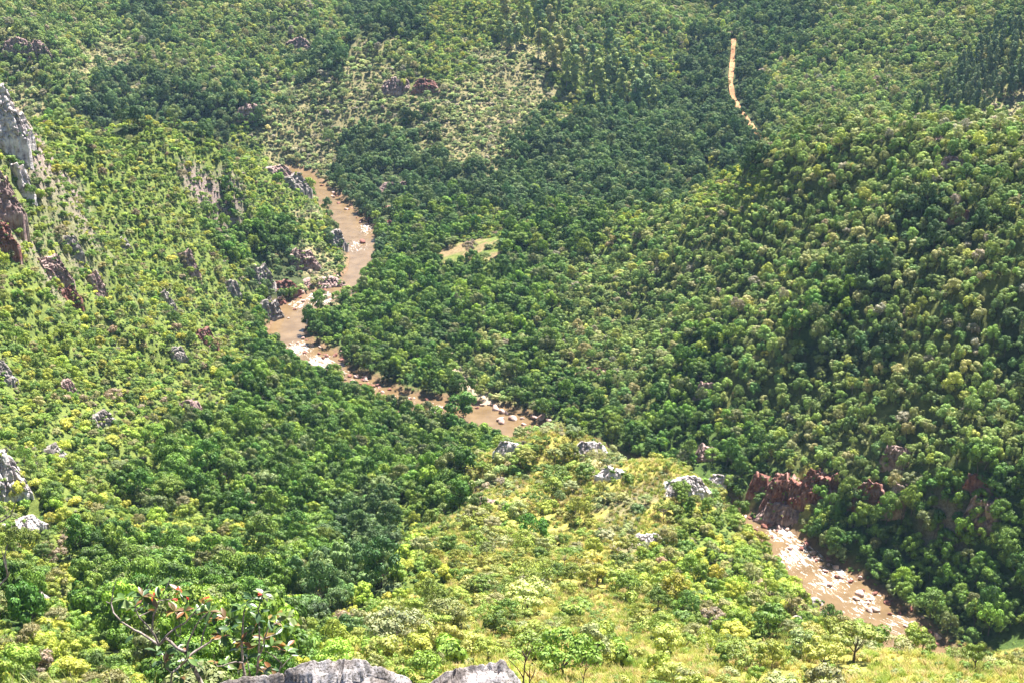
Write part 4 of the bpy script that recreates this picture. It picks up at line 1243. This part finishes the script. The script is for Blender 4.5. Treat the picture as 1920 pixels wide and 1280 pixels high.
def leaf_geo(c, d, up, ln, wd):
    """pointed oval leaf folded along its midrib"""
    d = d / np.linalg.norm(d); sd_ = np.cross(d, up); sd_ /= np.linalg.norm(sd_) + 1e-9; nn = np.cross(sd_, d)
    ts = [0, .12, .3, .5, .7, .88, 1.0]; wp = [.04, .38, .82, 1.0, .86, .45, .0]
    V = []
    for t, w_ in zip(ts, wp):
        ctr = c + d * ln * t - nn * ln * 0.16 * t * t
        V += [ctr - sd_ * wd * w_ * .5 + nn * wd * w_ * .16, ctr, ctr + sd_ * wd * w_ * .5 + nn * wd * w_ * .16]
    q = []
    for k in range(len(ts) - 1):
        q += [(3 * k, 3 * k + 1, 3 * k + 4, 3 * k + 3), (3 * k + 1, 3 * k + 2, 3 * k + 5, 3 * k + 4)]
    return np.array(V), np.array(q)
def bush(name, label, Y0, base, stems, clusters, flowers):
    bx = np.array([float(v) for v in at_Y(base[0], base[1], Y0)])
    def pt(a, b, dy=0.0): return np.array([float(v) for v in at_Y(a, b, Y0 + dy)]) - bx
    root = bpy.data.objects.new(name, None); root.location = bx; COL.objects.link(root)
    tag(root, label, 'bush')
    parts = []
    for st, r0, r1, dep in stems:
        pp = crop(st); nn = len(pp)
        P3 = [pt(a, b, dep * (k / max(nn - 1, 1)) + 0.03 * math.sin(k * 2.1 + a)) for k, (a, b) in enumerate(pp)]
        parts.append(tube(P3, np.linspace(r0, r1, nn), 7))
    V, q = join_parts(parts)
    link('stem', mesh_from('stem', V, q, M_TWIG, smooth=True), root)
    def leaves(cl):
        Vs, cols = [], []
        for (cx_, cy_, n_l, tone) in cl:
            (a, b), = crop([(cx_, cy_)])
            c = pt(a, b, rb.uniform(-0.15, 0.15))
            for k in range(int(n_l * (1.15 if tone != 'f' else 1))):
                ang = rb.uniform(0, 6.28); el = rb.uniform(-0.5, 0.8)
                d = np.array([math.cos(ang) * math.cos(el), 0.7 * math.sin(ang) * math.cos(el), math.sin(el)])
                up = np.array([rb.normal(0, .4), rb.normal(0, .4), 1.0])
                ln = rb.uniform(0.062, 0.10) * (1 if tone != 'f' else 0.4)
                g = leaf_geo(c + d * 0.006, d, up, ln, ln * rb.uniform(0.40, 0.52))
                if tone == 'f': cc_ = [(0.55, 0.03, 0.025), (0.50, 0.08, 0.03)][rb.integers(2)]
                elif tone == 'w': cc_ = WARM[rb.integers(3)] if rb.random() < 0.5 else GREENS[rb.integers(4)]
                elif tone == 'p': cc_ = (0.42, 0.42, 0.36) if rb.random() < 0.35 else GREENS[3]
                elif tone == 'd': cc_ = GREENS[2] if rb.random() < .8 else GREENS[1]
                else: cc_ = GREENS[rb.integers(4)] if rb.random() < .85 else WARM[rb.integers(3)]
                Vs.append(g); cols.append(np.tile(np.array([*(np.array(cc_) * rb.uniform(.8, 1.25)), 1]), (len(g[1]), 1)))
        V, q = join_parts(Vs)
        return V, q, np.concatenate(cols)
    V, q, c = leaves(clusters)
    link('foliage', mesh_from('foliage', V, q, M_GLOSS, smooth=True, attrs={'leafcol': ('FLOAT_COLOR', 'FACE', c)}), root)
    for fl in flowers:
        V, q, c = leaves([(*fl, 'f')])
        link('flower', mesh_from('flower', V, q, M_GLOSS, smooth=True, attrs={'leafcol': ('FLOAT_COLOR', 'FACE', c)}), root)
bush('leafy_bush', 'sprawling bush with big leathery leaves and red shoots left of the pale slab', 9.0, (384, 1300),
     [([(920, 990), (900, 914), (860, 830), (800, 710), (770, 650)], .022, .013, 0),
      ([(800, 680), (850, 640), (980, 560), (1060, 460), (1150, 400)], .011, .005, .2),
      ([(780, 640), (785, 580), (800, 540), (850, 430), (890, 370), (960, 310)], .010, .004, -.2),
      ([(770, 650), (690, 610), (640, 560), (600, 530), (540, 590)], .013, .010, .1),
      ([(540, 590), (470, 540), (380, 480), (330, 460), (220, 390), (150, 310), (130, 230), (150, 100), (175, 30)], .011, .003, .3),
      ([(540, 590), (500, 500), (440, 420), (370, 350), (330, 260)], .009, .004, -.1),
      ([(480, 480), (490, 340), (530, 240), (580, 140), (620, 60), (640, -5)], .008, .003, .1),
      ([(540, 590), (600, 510), (680, 440), (760, 400), (850, 300), (900, 240), (945, 180)], .009, .003, 0),
      ([(900, 590), (920, 480), (950, 400), (1000, 300)], .006, .003, .1),
      ([(330, 260), (390, 220), (430, 110), (480, 20)], .006, .003, 0), ([(330, 300), (420, 240), (500, 228), (560, 205), (650, 195)], .005, .003, 0),
      ([(370, 340), (440, 310), (500, 280)], .005, .003, 0), ([(150, 180), (120, 230), (85, 215)], .005, .003, 0),
      ([(730, 760), (650, 830), (600, 780), (590, 700), (600, 640)], .009, .004, -.1), ([(800, 700), (730, 760), (690, 790), (650, 830), (640, 930)], .010, .008, 0),
      ([(680, 450), (690, 500), (760, 540)], .004, .002, 0), ([(720, 400), (725, 460), (715, 520)], .004, .003, 0), ([(640, 520), (600, 530), (650, 545)], .004, .003, 0)],
     [(340, 260, 11, 'n'), (250, 190, 6, 'n'), (300, 230, 5, 'p'), (400, 170, 7, 'w'), (490, 175, 6, 'w'), (530, 80, 3, 'n'), (440, 285, 5, 'n'), (300, 360, 3, 'n'), (330, 495, 1, 'n'),
      (720, 130, 6, 'w'), (680, 300, 8, 'w'), (760, 300, 7, 'w'), (870, 325, 6, 'n'), (935, 230, 3, 'w'), (970, 300, 9, 'w'), (1040, 370, 7, 'w'), (1110, 360, 6, 'w'), (1160, 380, 9, 'd'), (1150, 450, 6, 'd'),
      (1080, 510, 7, 'w'), (1010, 430, 5, 'd'), (850, 740, 7, 'd'), (780, 700, 6, 'w'), (600, 640, 8, 'w'), (700, 620, 7, 'n'), (660, 700, 5, 'n'), (720, 860, 6, 'n'), (540, 450, 2, 'w'), (640, 10, 2, 'n'), (520, 640, 4, 'n'), (560, 720, 4, 'n')],
     [(500, 180, 6), (720, 110, 5), (700, 195, 6), (945, 175, 8), (760, 185, 4)])
bush('leafy_bush', 'upright bush of dark glossy leaves rising behind the end of the pale slab', 9.1, (462, 1300),
     [([(1300, 960), (1280, 870), (1260, 760), (1250, 620), (1255, 500), (1258, 400), (1268, 300), (1300, 210), (1350, 180)], .013, .004, .1),
      ([(1370, 960), (1380, 840), (1390, 700), (1430, 600), (1445, 530), (1480, 430), (1570, 390), (1640, 350), (1700, 330)], .011, .003, -.1),
      ([(1390, 700), (1400, 550), (1398, 400), (1390, 280), (1420, 180), (1430, 150)], .008, .004, .1),
      ([(1440, 530), (1530, 500), (1590, 440)], .005, .003, 0), ([(1560, 850), (1590, 740), (1520, 680), (1460, 640)], .006, .003, 0), ([(1590, 780), (1640, 720), (1690, 680)], .004, .003, 0),
      ([(1260, 740), (1200, 730), (1140, 745), (1090, 765), (1040, 770), (1010, 720), (1010, 670)], .007, .003, 0), ([(1250, 600), (1200, 560), (1160, 530)], .005, .003, 0),
      ([(1330, 900), (1310, 780), (1290, 690)], .006, .004, 0), ([(1250, 560), (1330, 500), (1360, 430)], .005, .003, 0)],
     [(1340, 190, 9, 'd'), (1250, 265, 6, 'd'), (1300, 230, 6, 'd'), (1430, 150, 9, 'p'), (1400, 300, 4, 'd'), (1640, 350, 8, 'p'), (1600, 430, 5, 'n'), (1550, 370, 5, 'n'), (1680, 400, 3, 'n'),
      (1440, 540, 10, 'w'), (1390, 580, 6, 'w'), (1250, 560, 9, 'w'), (1230, 620, 6, 'n'), (1360, 440, 5, 'w'), (1480, 370, 5, 'n'), (1390, 380, 6, 'd'), (1500, 600, 6, 'n'), (1640, 640, 8, 'n'), (1640, 600, 4, 'w'),
      (1500, 790, 9, 'w'), (1440, 830, 6, 'n'), (1370, 780, 7, 'n'), (1220, 800, 6, 'w'), (1050, 740, 4, 'w'), (1110, 740, 6, 'n'), (1300, 700, 5, 'n'), (1340, 860, 5, 'n'), (1560, 860, 4, 'w')],
     [(1425, 160, 6)])

# bare twigs
def twig(label, Y0, chains, r0=0.006, mat=M_TWIG):
    allp = [p for c in chains for p in c]
    b = np.array([float(v) for v in at_Y(*chains[0][0], Y0)])
    parts = []
    for k, c in enumerate(chains):
        P3 = [np.array([float(v) for v in at_Y(a, q, Y0 + 0.03 * j * (1 if k % 2 else -1))]) - b for j, (a, q) in enumerate(c)]
        parts.append(tube(P3, np.linspace(r0 * (1 if k == 0 else .7), r0 * .3, len(c)), 6))
    V, q = join_parts(parts)
    o = link('bare_twig', mesh_from('bare_twig', V, q, mat, smooth=True), loc=b)
    tag(o, label, 'twig')
M_DARKTWIG = noise_mat('dark_twig', [(0.35, (0.03, 0.02, 0.02)), (0.65, (0.09, 0.06, 0.05))], scale=40, bump=0.3)
twig('tall bare forked twig right of the shorter pale slab', 9.2, [[(980, 1310), (981, 1280), (984, 1245), (987, 1225), (991, 1206)], [(985, 1240), (993, 1222), (1000, 1212)], [(982, 1270), (970, 1252), (952, 1234)], [(986, 1232), (978, 1218)]], .0085, M_DARKTWIG)
twig('short bare twig just right of the tall forked one', 9.3, [[(993, 1310), (993, 1280), (993, 1258), (994, 1243)], [(993, 1278), (1001, 1262), (1004, 1250)], [(993, 1270), (984, 1256), (978, 1250)]], .007, M_DARKTWIG)
twig('thin bare twig standing alone at the bottom edge before yellow grass', 9.4, [[(1092, 1310), (1093, 1282), (1096, 1262), (1099, 1248), (1101, 1238)], [(1094, 1272), (1088, 1258)], [(1097, 1258), (1105, 1247)]], .006, M_DARKTWIG)
twig('pale dead branch entering at the left edge above the bush', 11.0, [[(-14, 1108), (0, 1096), (15, 1079), (10, 1062), (3, 1030)], [(14, 1080), (9, 1040), (14, 1020)], [(15, 1079), (18, 1070)]], .011)
twig('thin pale dead branch crossing the whitish rock face at the left edge', 12.0, [[(-20, 985), (0, 978), (20, 966), (28, 945), (33, 930)], [(-15, 975), (4, 970), (24, 955)]], .009)

# grass blades beside the bush
def blades(name, label, xs, n, hmin, hmax, seed, Y0=9.0):
    r_ = np.random.default_rng(seed); Vs = []; cols = []
    b0 = np.array([float(v) for v in at_Y((xs[0] + xs[1]) / 2, 1320, Y0)])
    for _ in range(n):
        p = np.array([float(v) for v in at_Y(r_.uniform(*xs), 1315, Y0 + r_.uniform(-.5, .5))]) - b0
        a = r_.uniform(-1.3, 1.3) + (0 if r_.random() < 0.6 else math.pi); l = r_.uniform(hmin, hmax); d = np.array([math.cos(a), math.sin(a) * .5, 0]); bend = r_.uniform(0.1, 0.9)
        w_ = r_.uniform(0.003, 0.006); sd_ = np.array([0.7, 0.7, 0]) * w_
        pr = None
        c = [(0.40, 0.42, 0.12), (0.26, 0.36, 0.07), (0.50, 0.45, 0.20)][r_.integers(3)]
        K = 6
        pts_ = [p + d * l * bend * (k / K) ** 1.8 + np.array([0, 0, l * ((k / K) - 0.35 * bend * (k / K) ** 2.5)]) for k in range(K + 1)]
        for k in range(K):
            w0, w1 = (1 - (k / K) ** 2), (1 - ((k + 1) / K) ** 2)
            Vs += [pts_[k] - sd_ * w0, pts_[k] + sd_ * w0, pts_[k + 1] + sd_ * w1, pts_[k + 1] - sd_ * w1]; cols.append((*c, 1))
    V = np.array(Vs)
    o = link(name, mesh_from(name, V, np.arange(len(V)).reshape(-1, 4), M_GLOSS, attrs={'leafcol': ('FLOAT_COLOR', 'FACE', np.array(cols))}), loc=b0)
    tag(o, label, 'grass', kind='stuff')
blades('grass', 'long arching yellow green grass at the lower left corner', (-10, 150), 170, 0.10, 0.38, 3)
blades('grass', 'tufts of arching grass between the corner and the leafy bush', (150, 400), 120, 0.08, 0.32, 4)

# ------------------------------------------------------------------ haze in the gorge
bmx = [(-2850, -20, -304.6), (2850, 2850, 112)]
(x0, y0, z0), (x1, y1, z1) = bmx
V = [(x, y, z) for z in (z0, z1) for x, y in ((x0, y0), (x1, y0), (x1, y1), (x0, y1))]
m, nt, out = new_mat('haze_air')
pv = N(nt, 'ShaderNodeVolumePrincipled'); pv.inputs['Color'].default_value = (0.40, 0.65, 1.0, 1); pv.inputs['Density'].default_value = 0.00003; pv.inputs['Anisotropy'].default_value = 0.0
nt.links.new(pv.outputs[0], out.inputs['Volume'])
hz = link('haze', mesh_from('haze', V, [(0, 3, 2, 1), (4, 5, 6, 7), (0, 1, 5, 4), (1, 2, 6, 5), (2, 3, 7, 6), (3, 0, 4, 7)], m))
tag(hz, 'thin bluish haze hanging in the gorge', 'haze', kind='stuff')
